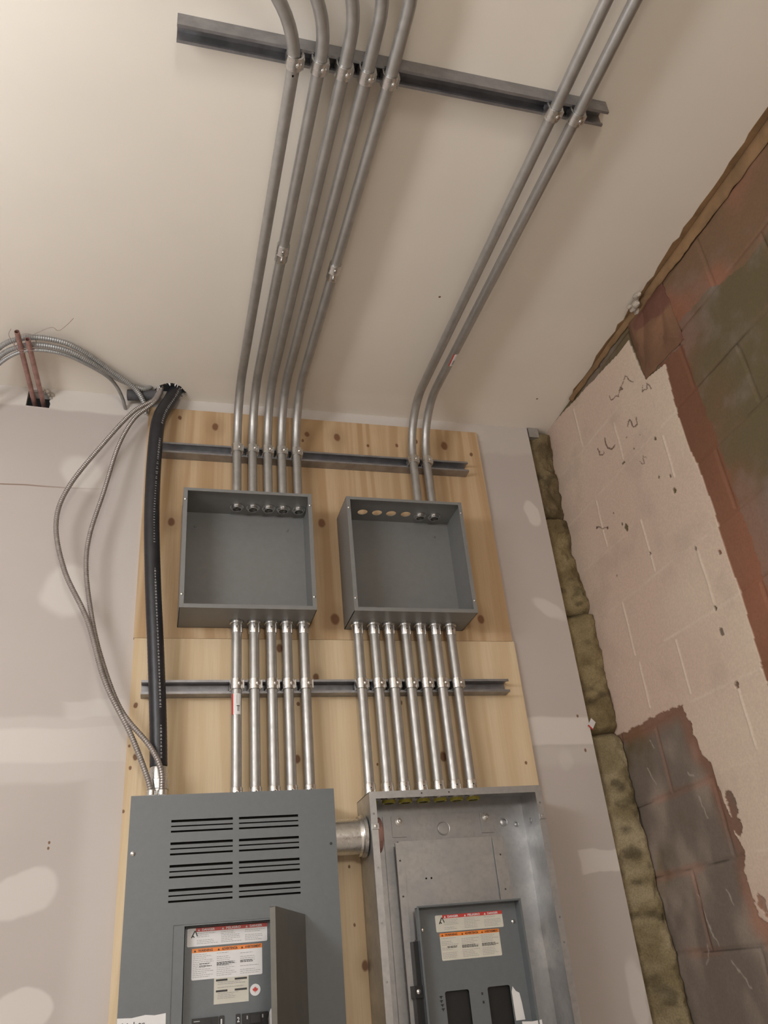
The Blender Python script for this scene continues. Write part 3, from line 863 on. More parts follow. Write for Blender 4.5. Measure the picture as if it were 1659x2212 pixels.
def arc_pts(c, u, v, r, n=12):
    """quarter circle: c + r*(-u cos? ) from c+u*r to c+v*r"""
    return [Vector(c) + Vector(u) * r * math.cos(PI / 2 * k / n) + Vector(v) * r * math.sin(PI / 2 * k / n) for k in range(n + 1)]
def upper_conduit(x_wall, x_ceil, y_turn, i, lab, grp, coupling_y=None, sticker=None):
    t = thing('conduit', lab, 'conduit', (x_wall, YC, BOXZ1), grp)
    r = 0.185
    pts = [Vector((x_wall, YC, BOXZ1 + 0.002)), Vector((x_wall, YC, 3.02))]
    pts += arc_pts((x_wall, YC - r, ZC - r), (0, 1, 0), (0, 0, 1), r, 16)
    y_a = YC - r
    y_end = y_turn if y_turn is not None else -5.9
    if y_turn is not None:
        dirx = (x_ceil - x_wall)
        k1 = [Vector((x_wall + dirx * tt, y_a + (-1.30 - y_a) * tt, ZC)) for tt in np.linspace(0.08, 1, 12)]
        pts += k1
        rt = 0.25
        ys = y_turn
        pts.append(Vector((x_ceil + 0.0, ys, ZC)))
        pts += arc_pts((x_ceil - rt, ys, ZC), (1, 0, 0), (0, -1, 0), rt, 18)[1:]
        pts.append(Vector((XL + 0.004, ys - rt, ZC)))
    else:
        pts += [Vector((x_wall + (x_ceil - x_wall) * tt, y_a + (-1.31 - y_a) * tt, ZC)) for tt in np.linspace(0.08, 1, 10)]
        pts.append(Vector((x_ceil + (x_ceil - x_wall) * 2.2, -5.9, ZC)))
    m_ = MB(); m_.tube(pts, RC, M['emt'], 22); m_.build('pipe', t)
    c = connector(t, x_wall, YC, BOXZ1, 1); locknut(c, x_wall, YC, BOXZ1 - 0.0022, -1)
    if coupling_y is not None:
        k = (coupling_y - y_a) / (-1.30 - y_a); xc = x_wall + (x_ceil - x_wall) * k
        m_ = MB()
        m_.lathe((xc, coupling_y + .030, ZC), (0, -1, 0), [(0, RC), (0, .0172), (.002, .0180), (.028, .0180), (.030, .0190), (.032, .0180), (.058, .0180), (.060, .0172), (.060, RC)], M['zinc'])
        cc = m_.build('coupling', t)
        for dy in (-.016, .016):
            s = MB(); s.cyl((xc, coupling_y + dy, ZC - .017), (xc, coupling_y + dy, ZC - .0215), .0042, M['zinc'], 10)
            s.build('set_screw', cc)
    if sticker is not None:
        k = (sticker - y_a) / (-1.31 - y_a); xc = x_wall + (x_ceil - x_wall) * k
        m_ = MB(); n = 8
        for (b0, b1, mat, ya, yb, rr) in ((-112, -98, M['red'], -.030, .030, RC + .0006), (-98, -35, M['paper'], -.030, .030, RC + .0006), (-82, -58, M['greyink'], .002, .022, RC + .0010)):
            vs = []; fs = []
            for q in range(n + 1):
                a = math.radians(b0 + (b1 - b0) * q / n)
                for ya_ in (ya, yb): vs.append((xc + rr * math.cos(a), sticker + ya_, ZC + rr * math.sin(a)))
            for q in range(n): fs.append((2 * q, 2 * q + 2, 2 * q + 3, 2 * q + 1))
            m_.faces(vs, fs, mat, True)
        m_.build('sticker', t)['label'] = 'red and white printed sticker'
XC5 = [0.2265, 0.2830, 0.3395, 0.3930, 0.4480]
TURN = [-1.295, -1.345, -1.395, -1.44, -1.475]
CP = [None, -0.770, None, None, -0.726]
for i in range(5):
    lab = 'long bent conduit rising to the ceiling, %s from the left of the group of five' % ORD[i]
    upper_conduit(X5[i], XC5[i], TURN[i], i, lab, 'five long conduits up the wall and across the ceiling', CP[i])
upper_conduit(0.8490, 0.8640, None, 0, 'long bent conduit, left one of the pair rising from the right box to the ceiling', 'pair of long conduits above the right box')
upper_conduit(0.9005, 0.9255, None, 1, 'long bent conduit with a small red sticker, right one of the ceiling pair', 'pair of long conduits above the right box', None, -0.415)

# ---- strut clamps
def clamp(c, run, out, side, label, group):
    """c = conduit axis point; run = conduit direction, out = away from surface, side = across"""
    c, run, out, side = map(Vector, (c, run, out, side))
    t = thing('strut_clamp', label, 'pipe clamp', c - out * 0.016, group)
    hw = 0.0150; n = 18; rO = RC + 0.0048; rI = RC + 0.0006
    m_ = MB()
    ring = []
    # two shoulders + hoop
    prof_o = [(-1, a) for a in ()]
    path = []
    for k in range(n + 1):
        a = PI * 1.0 * k / n
        path.append((math.cos(a), math.sin(a)))
    def pt(cx, cy, r, w_): return c + side * cx * r + out * cy * r + run * w_
    outl = [pt(1, -.95, rO, 0) - c] and None
    prof = [(rO + .000, -0.014)] + [(math.cos(a) * rO, math.sin(a) * rO) for a in np.linspace(0, PI, n + 1)] + [(-rO, -0.014)]
    prin = [(rI, -0.014)] + [(math.cos(a) * rI, math.sin(a) * rI) for a in np.linspace(0, PI, n + 1)] + [(-rI, -0.014)]
    N_ = len(prof); vs = []
    for w_ in (-hw, hw):
        for pr in (prof, prin):
            for (a, b) in pr: vs.append(c + side * a + out * b + run * w_)
    fs = []
    for k in range(N_ - 1):
        fs += [(k, k + 1, 2 * N_ + k + 1, 2 * N_ + k), (N_ + k, 3 * N_ + k, 3 * N_ + k + 1, N_ + k + 1),
               (k, N_ + k, N_ + k + 1, k + 1), (2 * N_ + k, 2 * N_ + k + 1, 3 * N_ + k + 1, 3 * N_ + k)]
    m_.faces(vs, fs, M['zinc'], True)
    # ear that takes the screw
    bx = MB()
    m_.faces([c + side * a + out * b + run * w_ for a in (0.0135, 0.0215) for b in (-0.014, 0.010) for w_ in (-hw * .8, hw * .8)],
             [(0, 1, 3, 2), (4, 6, 7, 5), (0, 4, 5, 1), (2, 3, 7, 6), (0, 2, 6, 4), (1, 5, 7, 3)], M['zinc'])
    bx.bm.free()
    m_.build('strap', t)
    s = MB()
    d = (side * 0.45 + out * 0.9).normalized()
    p0 = c + side * 0.0080 + out * 0.0150
    s.lathe(p0, d, [(0, .0072), (.0035, .0072), (.0055, .0050), (.0055, .0)], M['zinc'], 14)
    s.build('screw', t)
    s = MB()
    s.faces([c + side * a + out * b + run * w_ for a in (-0.0195, 0.0195) for b in (-0.0235, -0.0135) for w_ in (-.006, .006)],
            [(0, 1, 3, 2), (4, 6, 7, 5), (0, 4, 5, 1), (2, 3, 7, 6), (0, 2, 6, 4), (1, 5, 7, 3)], M['strut'])
    s.build('foot', t)
for i, x in enumerate(X5):
    clamp((x, YC, 2.2755), (0, 0, 1), (0, -1, 0), (1, 0, 0), 'zinc clamp on the lower channel holding the %s of the left five short conduits' % ORD[i], 'clamps on the lower channel')
for i, x in enumerate(X7):
    clamp((x, YC, 2.2755), (0, 0, 1), (0, -1, 0), (1, 0, 0), 'zinc clamp on the lower channel holding the %s of the right seven short conduits' % ORD[i], 'clamps on the lower channel')
for i, x in enumerate(X5):
    clamp((x, YC, 3.105), (0, 0, 1), (0, -1, 0), (1, 0, 0), 'zinc clamp on the upper wall channel, %s from the left' % ORD[i], 'clamps on the upper wall channel')
for i, x in enumerate((0.849, 0.9005)):
    clamp((x, YC, 3.107), (0, 0, 1), (0, -1, 0), (1, 0, 0), 'zinc clamp on the upper wall channel, %s conduit of the right pair' % ('left' if i == 0 else 'right'), 'clamps on the upper wall channel')
for i, x in enumerate(XC5):
    clamp((x, -1.3245 + 0.0005 * i, ZC), (0, 1, 0), (0, 0, -1), (1, 0, 0), 'zinc clamp on the ceiling channel, %s from the left' % ORD[i], 'clamps on the ceiling channel')
for i, x in enumerate((0.8640, 0.9255)):
    clamp((x, -1.3190, ZC), (0, 1, 0), (0, 0, -1), (1, 0, 0), 'zinc clamp on the ceiling channel, %s conduit of the right pair' % ('left' if i == 0 else 'right'), 'clamps on the ceiling channel')

# ================================================================== PULL BOXES
def pull_box(x0, x1, holes, openholes, label):
    y0, y1 = -0.1520, -0.0008        # front, back
    z0, z1, t = BOXZ0, BOXZ1, 0.0018
    root = thing('pull_box', label, 'electrical box', ((x0 + x1) / 2, y1, z0), 'open grey electrical boxes')
    m_ = MB(); g = M['boxgrey']
    m_.box(x0, x1, y1 - t, y1, z0, z1, g)
    m_.box(x0, x0 + t, y0, y1, z0, z1, g); m_.box(x1 - t, x1, y0, y1, z0, z1, g)
    top_h = [circ(a, YC, 0.0165 if k in holes else 0.0175, 18) for k, a in enumerate(holes + openholes)]
    top_h = [circ(a, YC, 0.0150, 18) for a in holes] + [circ(a, YC - 0.002, 0.0172, 20) for a in openholes]
    m_.plate(rect(x0, x1, y0, y1), top_h, lambda u, v, w_: (u, v, z1 - w_), t, g)
    m_.box(x0, x1, y0, y1, z0, z0 + t, g)
    f = 0.0125
    m_.box(x0, x0 + f, y0 - t, y0, z0, z1, g); m_.box(x1 - f, x1, y0 - t, y0, z0, z1, g)
    m_.box(x0 + f, x1 - f, y0 - t * .6, y0 + t * .4, z1 - f * .8, z1, g); m_.box(x0 + f, x1 - f, y0 - t * .6, y0 + t * .4, z0, z0 + f, g)
    m_.build('enclosure', root, weld=False)
    for (sx, sz) in ((x0 + f * .5, z1 - .042), (x0 + f * .5, z0 + .042), (x1 - f * .5, z1 - .042), (x1 - f * .5, z0 + .042)):
        s = MB(); s.lathe((sx, y0 - t, sz), (0, -1, 0), [(0, .0040), (.0015, .0038), (.0026, .0022), (.0028, 0)], M['zinc'], 12); s.build('screw', root)
    for (sx, sz) in ((x0 + .045, z1 - .055), (x1 - .060, z1 - .055), (x0 + .045, z0 + .055), (x1 - .060, z0 + .055)):
        s = MB(); s.lathe((sx, y1 - t, sz), (0, -1, 0), [(0, .0085), (.0010, .0085), (.0012, .0055), (.0040, .0045), (.0045, 0)], M['boxgrey'], 14); s.build('mounting_screw', root)
pull_box(0.0480, 0.4510, X5, [], 'left open grey steel box with five conduits entering its top')
pull_box(0.5665, 0.9680, [0.849, 0.9005], [0.644, 0.695, 0.745, 0.797], 'right open grey steel box with four empty round holes in its top')

# ================================================================== COVERED PANEL (left)
def bars(m_, x0, x1, z0, z1, y, mat, rows, seed, hgt=0.0010):
    rnd = random.Random(seed)
    dz = (z1 - z0) / rows
    for r in range(rows):
        zc = z1 - (r + .5) * dz
        if rnd.random() < 0.10: continue
        e = x0 + (x1 - x0) * rnd.uniform(.55, 1.0)
        xx = x0
        while xx < e:
            wd = rnd.uniform(.003, .008)
            m_.faces([(xx, y, zc - hgt / 2), (min(xx + wd, e), y, zc - hgt / 2), (min(xx + wd, e), y, zc + hgt / 2), (xx, y, zc + hgt / 2)], [(0, 1, 2, 3)], mat)
            xx += wd + .0012
def triangle(m_, x, z, s, y, mat):
    m_.faces([(x, y, z), (x + s, y, z), (x + s / 2, y, z + s * .9)], [(0, 1, 2)], mat)
def warn_label(root, x0, x1, z0, z1, y, header, hm, tm, words, hz, pad_left, paper, seed, name, lab):
    m_ = MB()
    m_.plate(rrect(x0, x1, z0, z1, .003, 2), [], lambda u, v, t: (u, y + t, v), 0.0006, paper)
    hx0 = x0 + pad_left
    m_.faces([(hx0, y - .0003, z1 - hz), (x1, y - .0003, z1 - hz), (x1, y - .0003, z1), (hx0, y - .0003, z1)], [(0, 1, 2, 3)], hm)
    lb = m_.build(name, root, weld=False); lb['label'] = lab
    t = MB(); w_ = (x1 - hx0) / 3
    for k, wd in enumerate(words):
        cx = hx0 + k * w_
        triangle(t, cx + w_ * .08, z1 - hz * .82, hz * .62, y - .0006, tm)
        text_into(t, wd, cx + w_ * .26, y - .0006, z1 - hz * .80, hz * .82, tm, 0.0002, w_ * min(.68, .085 * len(wd) + .02))
        bars(t, cx + w_ * .05, cx + w_ * .93, z0 + .004, z1 - hz - .002, y - .0004, M['greyink'], max(4, int((z1 - z0 - hz) / .0042)), seed + k)
    if z1 - z0 > .05:
        for k in range(3):
            cx = hx0 + k * w_
            bars(t, cx + w_ * (.32 if k == 0 else .05), cx + w_ * .93, z0 + (z1 - z0) * .40, z0 + (z1 - z0) * .52, y - .0007, M['ink'], 3, seed + 9 + k, .0013)
    else:
        # struck-out hand symbol
        for (a, b) in (((.010, .019), (.018, .034)), ((.019, .034), (.024, .022)), ((.012, .024), (.017, .020))):
            v0 = Vector((x0 + a[0], y - .0006, z0 + a[1])); v1 = Vector((x0 + b[0], y - .0006, z0 + b[1]))
            d = (v1 - v0).normalized(); nrm = Vector((-d.z, 0, d.x)) * .0012
            t.faces([v0 + nrm, v1 + nrm, v1 - nrm, v0 - nrm], [(0, 1, 2, 3)], M['ink'])
    t.build('lettering', lb, weld=False)

def covered_panel():
    x0, x1, z0, z1 = -0.0515, 0.4725, 0.78, PLZ
    root = thing('breaker_panel', 'grey breaker panel with slotted cover and its small door standing open', 'breaker panel', (0.21, 0, z0), 'breaker panels side by side')
    m_ = MB(); g = M['galv']
    ex0, ex1 = -0.044, 0.465
    m_.box(ex0, ex1, -0.004, -0.0008, z0, z1 - .010, g); m_.box(ex0, ex0 + .002, -.146, -.004, z0, z1 - .010, g); m_.box(ex1 - .002, ex1, -.146, -.004, z0, z1 - .010, g)
    m_.plate(rect(ex0, ex1, -.146, -.004), [circ(a, YC, .014, 16) for a in X5], lambda u, v, w_: (u, v, z1 - .010 - w_), .002, g)
    m_.box(ex0, ex1, -.146, -.004, z0, z0 + .002, g)
    m_.build('enclosure', root, weld=False)
    # cover sheet with slots and the door opening
    holes = []
    for gz in (1.8895, 1.8360, 1.7835, 1.7290):
        for (a, b) in ((0.050, 0.204), (0.2195, 0.3735)):
            for zo, hh in ((0, .0030), (.0125, .0016), (.0250, .0023)):
                holes.append(rect(a, b, gz - zo - hh, gz - zo + hh))
    op = rect(0.092, 0.376, 0.95, 1.6465)
    holes.append(op)
    m_ = MB()
    m_.plate(rect(x0, x1, z0, z1), holes, lambda u, v, w_: (u, -0.1500 + w_, v), 0.0018, M['grey'])
    # folded rim of the cover
    m_.box(x0, x0 + .0018, -.1482, -.138, z0, z1, M['grey']); m_.box(x1 - .0018, x1, -.1482, -.138, z0, z1, M['grey'])
    m_.box(x0, x1, -.1482, -.138, z1 - .0018, z1, M['grey'])
    m_.build('cover', root, weld=False)
    m_ = MB(); m_.box(0.040, 0.384, -.1365, -.1350, 1.690, 1.905, M['dark']); m_.build('slot_shade_sheet', root, weld=False)  # near-black sheet added behind the slots, paints the shade inside the panel
    for gz in (1.8895, 1.8360, 1.7835, 1.7290):
        for (a, b) in ((0.050, 0.204), (0.2195, 0.3735)):
            m_ = MB()
            for zo in (.0042, .0160):
                m_.faces([(a - .002, -.1476, gz - zo - .001), (b + .002, -.1476, gz - zo - .001), (b + .002, -.1440, gz - zo - .006), (a - .002, -.1440, gz - zo - .006)], [(0, 1, 2, 3)], M['grey'])
            m_.build('louvre', root, weld=False)['kind'] = 'stuff'
    # raised door frame
    m_ = MB()
    m_.plate(rect(0.0600, 0.3830, 0.92, 1.6560), [rect(0.0640, 0.3790, 0.924, 1.6520)], lambda u, v, w_: (u, -0.1525 + w_, v), 0.0025, M['grey'])
    m_.plate(rect(0.0855, 0.3790, 0.94, 1.6520), [op], lambda u, v, w_: (u, -0.1512 + w_, v), 0.0012, M['grey'])
    for (a, b, c, d) in ((0.0905, 0.0920, 0.95, 1.6465), (0.3760, 0.3775, 0.95, 1.6465)): m_.box(a, b, -.1512, -.122, c, d, M['grey'])
    m_.box(0.0905, 0.3775, -.1512, -.122, 1.6465, 1.648, M['grey'])
    m_.build('door_frame', root, weld=False)
    # dead front
    m_ = MB()
    m_.plate(rect(0.0900, 0.3790, 0.95, 1.648), [], lambda u, v, w_: (u, -0.1240 + w_, v), 0.0016, M['grey'])
    m_.build('dead_front', root, weld=False)
    YL = -0.1250
    warn_label(root, 0.0985, 0.2910, 1.6040, 1.6440, YL, None, M['red'], M['paper'], ['DANGER', 'PELIGRO', 'DANGER'], 0.0085, 0.020, M['paper'], 21, 'danger_label', 'white danger sticker with red header')
    warn_label(root, 0.1105, 0.2780, 1.5335, 1.5995, YL, None, M['orange'], M['ink'], ['WARNING', 'ADVERTENCIA', 'AVERTISSEMENT'], 0.0090, 0.0, M['paper'], 41, 'warning_label', 'white warning sticker with orange header')
    m_ = MB(); m_.plate(rect(0.1635, 0.2450, 1.4800, 1.5350), [], lambda u, v, t: (u, YL + t + .0002, v), 0.0005, M['cream'])
    lb = m_.build('rating_label', root, weld=False); lb['label'] = 'cream rating sticker with black bars'
    t = MB()
    for zc in (1.5290, 1.5065):
        for (a, b) in ((0.168, .195), (.212, .241)):
            t.faces([(a, YL - .0004, zc - .0020), (b, YL - .0004, zc - .0020), (b, YL - .0004, zc + .0020), (a, YL - .0004, zc + .0020)], [(0, 1, 2, 3)], M['ink'])
        bars(t, .172, .238, zc - .017, zc - .003, YL - .0004, M['greyink'], 4, int(zc * 999))
    t.build('lettering', lb, weld=False)
    m_ = MB(); m_.plate(circ(0.2605, 1.5020, 0.0125, 28), [], lambda u, v, t: (u, YL + t, v), 0.0005, M['paper'])
    lb = m_.build('round_sticker', root, weld=False); lb['label'] = 'round white sticker with a red maple leaf'
    leaf = [(0, 1.0), (.18, .62), (.42, .78), (.34, .30), (.62, .50), (.68, .30), (1.0, .32), (.86, .05), (1.0, -.05), (.50, -.42), (.55, -.58), (.08, -.50), (.06, -1.0)]
    leaf = leaf + [(-a, b) for a, b in reversed(leaf[1:])]
    t = MB(); t.plate([(0.2605 + a * .0066, 1.5025 + b * .0066) for a, b in leaf], [], lambda u, v, w_: (u, YL - .0006 + w_, v), 0.0004, M['red'])
    t.build('maple_leaf', lb, weld=False)
    # breakers
    for r in range(6):
        for side, (a, b) in enumerate(((0.1140, 0.1740), (0.2290, 0.2890))):
            zt = 1.4560 - r * 0.0762
            b_ = MB(); b_.box(a, b, -.1330, -.1245, zt - .0742, zt, M['black'])
            for k in range(3):
                zc = zt - .0127 - k * .0254
                b_.box(a + .018, b - .018, -.1385, -.133, zc - .0085, zc + .0085, M['black'])
            bo = b_.build('circuit_breaker', root, weld=False)
            if r == 0:
                h = MB()
                if side: 
                    for xx in (a + .010, a + .030, a + .046): h.box(xx, xx + .003, -.1332, -.1328, zt - .012, zt - .005, M['greyink'])
                else: h.box(a + .004, a + .030, -.1332, -.1328, zt - .007, zt - .005, M['greyink'])
                h.build('marking', bo, weld=False)
    for (a, b, s_) in ((0.1765, 0.1885, '1'), (0.2145, 0.2260, '2')):
        m_ = MB(); m_.plate(rrect(a, b, 1.436, 1.4565, .002, 2), [], lambda u, v, w_: (u, YL + w_ - .0004, v), 0.0012, M['ink'])
        nl = m_.build('number_tag', root, weld=False)
        t = MB(); text_into(t, s_, a + .0032, YL - .0008, 1.4400, .014, M['paper'], .0003, .0036 if s_ == '1' else .0058); t.build('digit', nl, weld=False)
    # the open door
    hx, hy, W, ang = 0.3805, -0.1530, 0.322, math.radians(69)
    T = Matrix.Translation((hx, hy, 0)) @ Matrix.Rotation(ang, 4, 'Z')
    # door local: extends to -x from hinge
    m_ = MB()
    m_.box(-W, 0, -.0018, 0, 0.93, 1.654, M['doorgrey'], T)
    m_.box(-W, -W + .0018, 0, .010, 0.93, 1.654, M['doorgrey'], T); m_.box(-W, 0, 0, .010, 1.6522, 1.654, M['doorgrey'], T); m_.box(-.0018, 0, 0, .004, .93, 1.654, M['doorgrey'], T)
    door = m_.build('door', root, weld=False)
    s = MB(); s.box(-.155, -.105, .0003, .0009, 1.618, 1.634, M['paper'], T)
    for k in range(3): s.box(-.145 + k * .012, -.138 + k * .012, .0009, .0012, 1.622, 1.630, M['greyink'], T)
    s.build('door_label', door, weld=False)
    # torn white tape on the breaker edge
    m_ = MB(); m_.plate([(0.291, 1.425), (0.300, 1.425), (0.301, 1.452), (0.297, 1.461), (0.2925, 1.452), (0.290, 1.440)], [], lambda u, v, t_: (u, -.1275 + t_, v), .0006, M['paper'])
    m_.build('tape_piece', root, weld=False)
    # paper note
    m_ = MB()
    m_.plate([(-0.0512, 1.420), (0.056, 1.420), (0.0545, 1.4735), (0.03, 1.4715), (0.01, 1.474), (-0.02, 1.4705), (-0.0512, 1.4725)], [], lambda u, v, t_: (u, -.1507 + t_, v), .0006, M['paper'])
    note = m_.build('paper_note', root, weld=False); note['label'] = 'white masking tape note with handwriting'
    t = MB(); text_into(t, 'Lights', -0.040, -.1512, 1.4490, .019, M['ink'], 0.0, .050, .03); t.build('lettering', note, weld=False)
    # screws
    for (sx, sz, mt) in ((-0.039, 1.8175, M['zinc']), (0.4575, 1.816, M['ink']), (-0.039, 1.3, M['zinc']), (0.4575, 1.3, M['ink'])):
        s = MB(); s.lathe((sx, -.1500, sz), (0, -1, 0), [(0, .0062), (.002, .0058), (.0035, .0035), (.0036, 0)] if mt is M['zinc'] else [(0, .0038), (.0003, .0036), (.0004, 0)], mt, 14)
        s.build('screw', root)
    # spare knockout plugs on the roof of the box
    for (a, y_, r_) in ((0.082, -.085, .012), (0.105, -.085, .006), (0.175, -.095, .010), (-0.020, -.10, .010)):
        s = MB(); s.lathe((a, y_, z1 - .010), (0, 0, 1), [(0, r_), (.008, r_ * .95), (.012, r_ * .7), (.016, r_ * .3), (.016, 0)], M['zinc'], 12); s.build('knockout_plug', root)
covered_panel()

# ---- big nipple between the panels
t = thing('pipe_nipple', 'short fat zinc pipe joining the covered panel to the open panel', 'pipe', (0.515, -.085, 1.795))
NX, NY, NZ, NR = 0.0, -0.082, 1.840, 0.0455
m_ = MB(); m_.lathe((0.466, NY, NZ), (1, 0, 0), [(0, NR), (.080, NR), (.0805, NR + .001)], M['zinc'], 36); m_.build('pipe', t)
m_ = MB(); m_.lathe((0.546, NY, NZ), (1, 0, 0), [(0, NR), (0, NR + .005), (.006, NR + .0065), (.010, NR + .004), (.011, NR + .009), (.019, NR + .009), (.0225, NR + .004), (.0225, NR - .002)], M['zinc'], 28)
m_.build('coupling_ring', t)
m_ = MB(); m_.lathe((0.5735, NY, NZ), (1, 0, 0), [(0, NR), (0, NR + .008), (.006, NR + .008), (.006, NR + .001), (.034, NR), (.036, NR - .004), (.036, NR - .008), (0, NR - .008)], M['copper'], 28)
m_.build('bushing', t)['label'] = 'copper-coloured bushing inside the open panel'

# ================================================================== OPEN PANEL (right)
def open_panel():
    x0, x1, z0, z1 = 0.5700, 1.0790, 0.74, PRZ
    yf, yb = -0.1460, -0.0008
    g = M['galv']; t_ = .0018
    root = thing('breaker_panel', 'open galvanised breaker panel with its cover removed', 'breaker panel', (0.82, 0, z0), 'breaker panels side by side')
    m_ = MB()
    m_.plate(rect(x0, x1, z0, z1), [], lambda u, v, w_: (u, yb - t_ + w_, v), t_, g)
    m_.plate(rect(yf, yb, z0, z1), [circ(NY, NZ, NR, 28)], lambda u, v, w_: (x0 + w_, u, v), t_, g)
    m_.plate(rect(yf, yb, z0, z1), [circ(-.085, z1 - .42, .003, 8)], lambda u, v, w_: (x1 - w_, u, v), t_, g)
    m_.plate(rect(x0, x1, yf, yb), [circ(a, YC, .014, 16) for a in X7], lambda u, v, w_: (u, v, z1 - w_), t_, g)
    m_.box(x0, x1, yf, yb, z0, z0 + t_, g)
    f = 0.0185
    sc_l = [circ(x0 + f * .5, z, .0030, 8) for z in (1.885, 1.75, 1.62, 1.49)]
    sc_r = [circ(x1 - f * .5, z, .0030, 8) for z in (1.895, 1.78, 1.60, 1.54)]
    m_.plate(rect(x0, x0 + f, z0, z1), sc_l, lambda u, v, w_: (u, yf - t_ + w_, v), t_, g)
    m_.plate(rect(x1 - f, x1, z0, z1), sc_r, lambda u, v, w_: (u, yf - t_ + w_, v), t_, g)
    m_.plate(rect(x0 + f, x1 - f, z1 - f, z1), [circ(.72, z1 - .009, .0025, 8), circ(.80, z1 - .009, .0025, 8)], lambda u, v, w_: (u, yf - t_ + w_ * .9, v), t_, g)
    m_.box(x0 + f, x1 - f, yf - t_, yf, z0, z0 + f, g)
    m_.build('enclosure', root, weld=False)
    # corner clip tabs
    for (a, z) in ((x0 + .011, 1.853), (x1 - .0085, 1.858)):
        s = MB(); s.box(a - .009, a + .009, yf - .006, yf - t_, z - .007, z + .007, g); s.lathe((a, yf - .006, z), (0, -1, 0), [(0, .0050), (.0015, .0046), (.002, 0)], M['zinc'], 12); s.build('clip', root, weld=False)
    # round knockouts in the back and side
    kn = [((0.820, -.0088, 1.860), (0, -1, 0), .0185), ((1.011, yb - t_, 1.870), (0, -1, 0), .0115), ((1.051, yb - t_, 1.862), (0, -1, 0), .0070), ((x1 - t_, -.046, 1.863), (-1, 0, 0), .0085), ((x1 - t_, -.122, 1.851), (-1, 0, 0), .0105)]
    for (p, d, r_) in kn:
        s = MB(); s.lathe(p, d, [(0.0002, r_ + .0016), (.0010, r_ + .0010), (.0010, r_ - .0004), (.0004, r_ - .0012), (.0012, r_ - .0022), (.0014, 0)], g, 26); s.build('knockout', root)
    # mounting plate with the two hanging brackets
    m_ = MB()
    m_.plate(rect(0.640, 0.985, 1.000, 1.9000), [], lambda u, v, w_: (u, -.0085 + w_, v), .0016, g)
    m_.plate([(0.668, 1.00), (0.975, 1.00), (0.975, 1.815), (0.960, 1.826), (0.668, 1.826)], [circ(0.740, 1.727, .0026, 8), circ(0.755, 1.727, .0026, 8)], lambda u, v, w_: (u, -.0460 + w_, v), .0016, g)
    m_.box(0.668, 0.6696, -.046, -.0085, 1.0, 1.826, g); m_.box(0.9735, 0.975, -.046, -.0085, 1.0, 1.815, g)
    m_.build('mounting_plate', root, weld=False)
    for (a, b) in ((0.658, 0.678), (0.948, 0.982)):
        m_ = MB()
        m_.plate([(a, 1.05), (b, 1.05), (b, 1.810), (b - .006, 1.822), (a, 1.822)], [circ((a + b) / 2, z, .0028, 8) for z in (1.775, 1.685)], lambda u, v, w_: (u, -.0540 + w_, v), .0014, g)
        m_.build('side_rail', root, weld=False)
    for (a, b) in ((0.664, 0.706), (0.935, 0.974)):
        m_ = MB(); m_.plate(rect(a, b, 1.842, 1.898), [], lambda u, v, w_: (u, -.0120 + w_, v), .0015, g)
        br = m_.build('bracket', root, weld=False)
        cx = 0.686 if a < .8 else 0.952
        s = MB(); s.lathe((cx, -.0135, 1.884), (0, -1, 0), [(0, .0125), (.0012, .0125), (.0013, .0080), (.0075, .0078), (.0080, .0045), (.016, .0042), (.0165, 0)], M['zinc'], 10); s.build('bolt', br)
    # raised dead front tray
    m_ = MB(); gr = M['grey']
    wins = [rrect(0.7450, 0.8105, 0.98, 1.4560, .005), rrect(0.8610, 0.9235, 0.98, 1.4560, .005)]
    tx0, tx1, tz0, tz1 = 0.6865, 0.9730, 0.90, 1.6520
    m_.plate(rect(tx0, tx1, tz0, tz1), wins, lambda u, v, w_: (u, -.0880 + w_, v), .0016, gr)
    m_.box(tx0, tx0 + .0016, -.120, -.088, tz0, tz1, gr); m_.box(tx1 - .0016, tx1, -.120, -.088, tz0, tz1, gr); m_.box(tx0, tx1, -.120, -.088, tz1 - .0016, tz1, gr)
    m_.box(tx0 - .004, tx0, -.1214, -.1200, tz0, tz1 + .003, gr); m_.box(tx1, tx1 + .004, -.1214, -.1200, tz0, tz1 + .003, gr); m_.box(tx0, tx1, -.1214, -.12, tz1, tz1 + .003, gr)
    m_.build('dead_front', root, weld=False)
    YL = -.0889
    warn_label(root, 0.7395, 0.9300, 1.5910, 1.6310, YL, None, M['red'], M['paper'], ['DANGER', 'PELIGRO', 'DANGER'], 0.0085, 0.020, M['cream'], 61, 'danger_label', 'cream danger sticker with red header')
    warn_label(root, 0.7470, 0.9145, 1.5245, 1.5880, YL, None, M['orange'], M['ink'], ['WARNING', 'ADVERTENCIA', 'AVERTISSEMENT'], 0.0085, 0.0, M['cream'], 71, 'warning_label', 'cream warning sticker with orange header')
    # empty breaker wells behind the windows, black bus support
    m_ = MB(); m_.box(0.700, 0.960, -.075, -.032, 0.95, 1.500, M['black']); m_.build('bus_support', root, weld=False)
    m_ = MB(); m_.box(0.690, 0.700, -.085, -.042, 1.20, 1.580, M['black']); m_.box(0.668, 0.690, -.088, -.056, 1.10, 1.450, M['black']); m_.box(0.674, 0.690, -.088, -.056, 1.475, 1.575, M['black'])
    m_.box(0.664, 0.686, -.095, -.056, 1.448, 1.475, M['black'])
    lg = m_.build('wire_terminal', root, weld=False)
    s = MB(); s.lathe((0.674, -.095, 1.462), (0, -1, 0), [(0, .0060), (.003, .0058), (.0045, .0030), (.0045, 0)], M['zinc'], 12); s.build('terminal_screw', lg)
    for (sx, sz) in ((0.959, 1.602), (0.702, 1.600)):
        s = MB(); s.lathe((sx, -.088, sz), (0, -1, 0), [(0, .0050), (.002, .0048), (.0036, .0028), (.0037, 0)], M['zinc'], 12); s.build('screw', root)
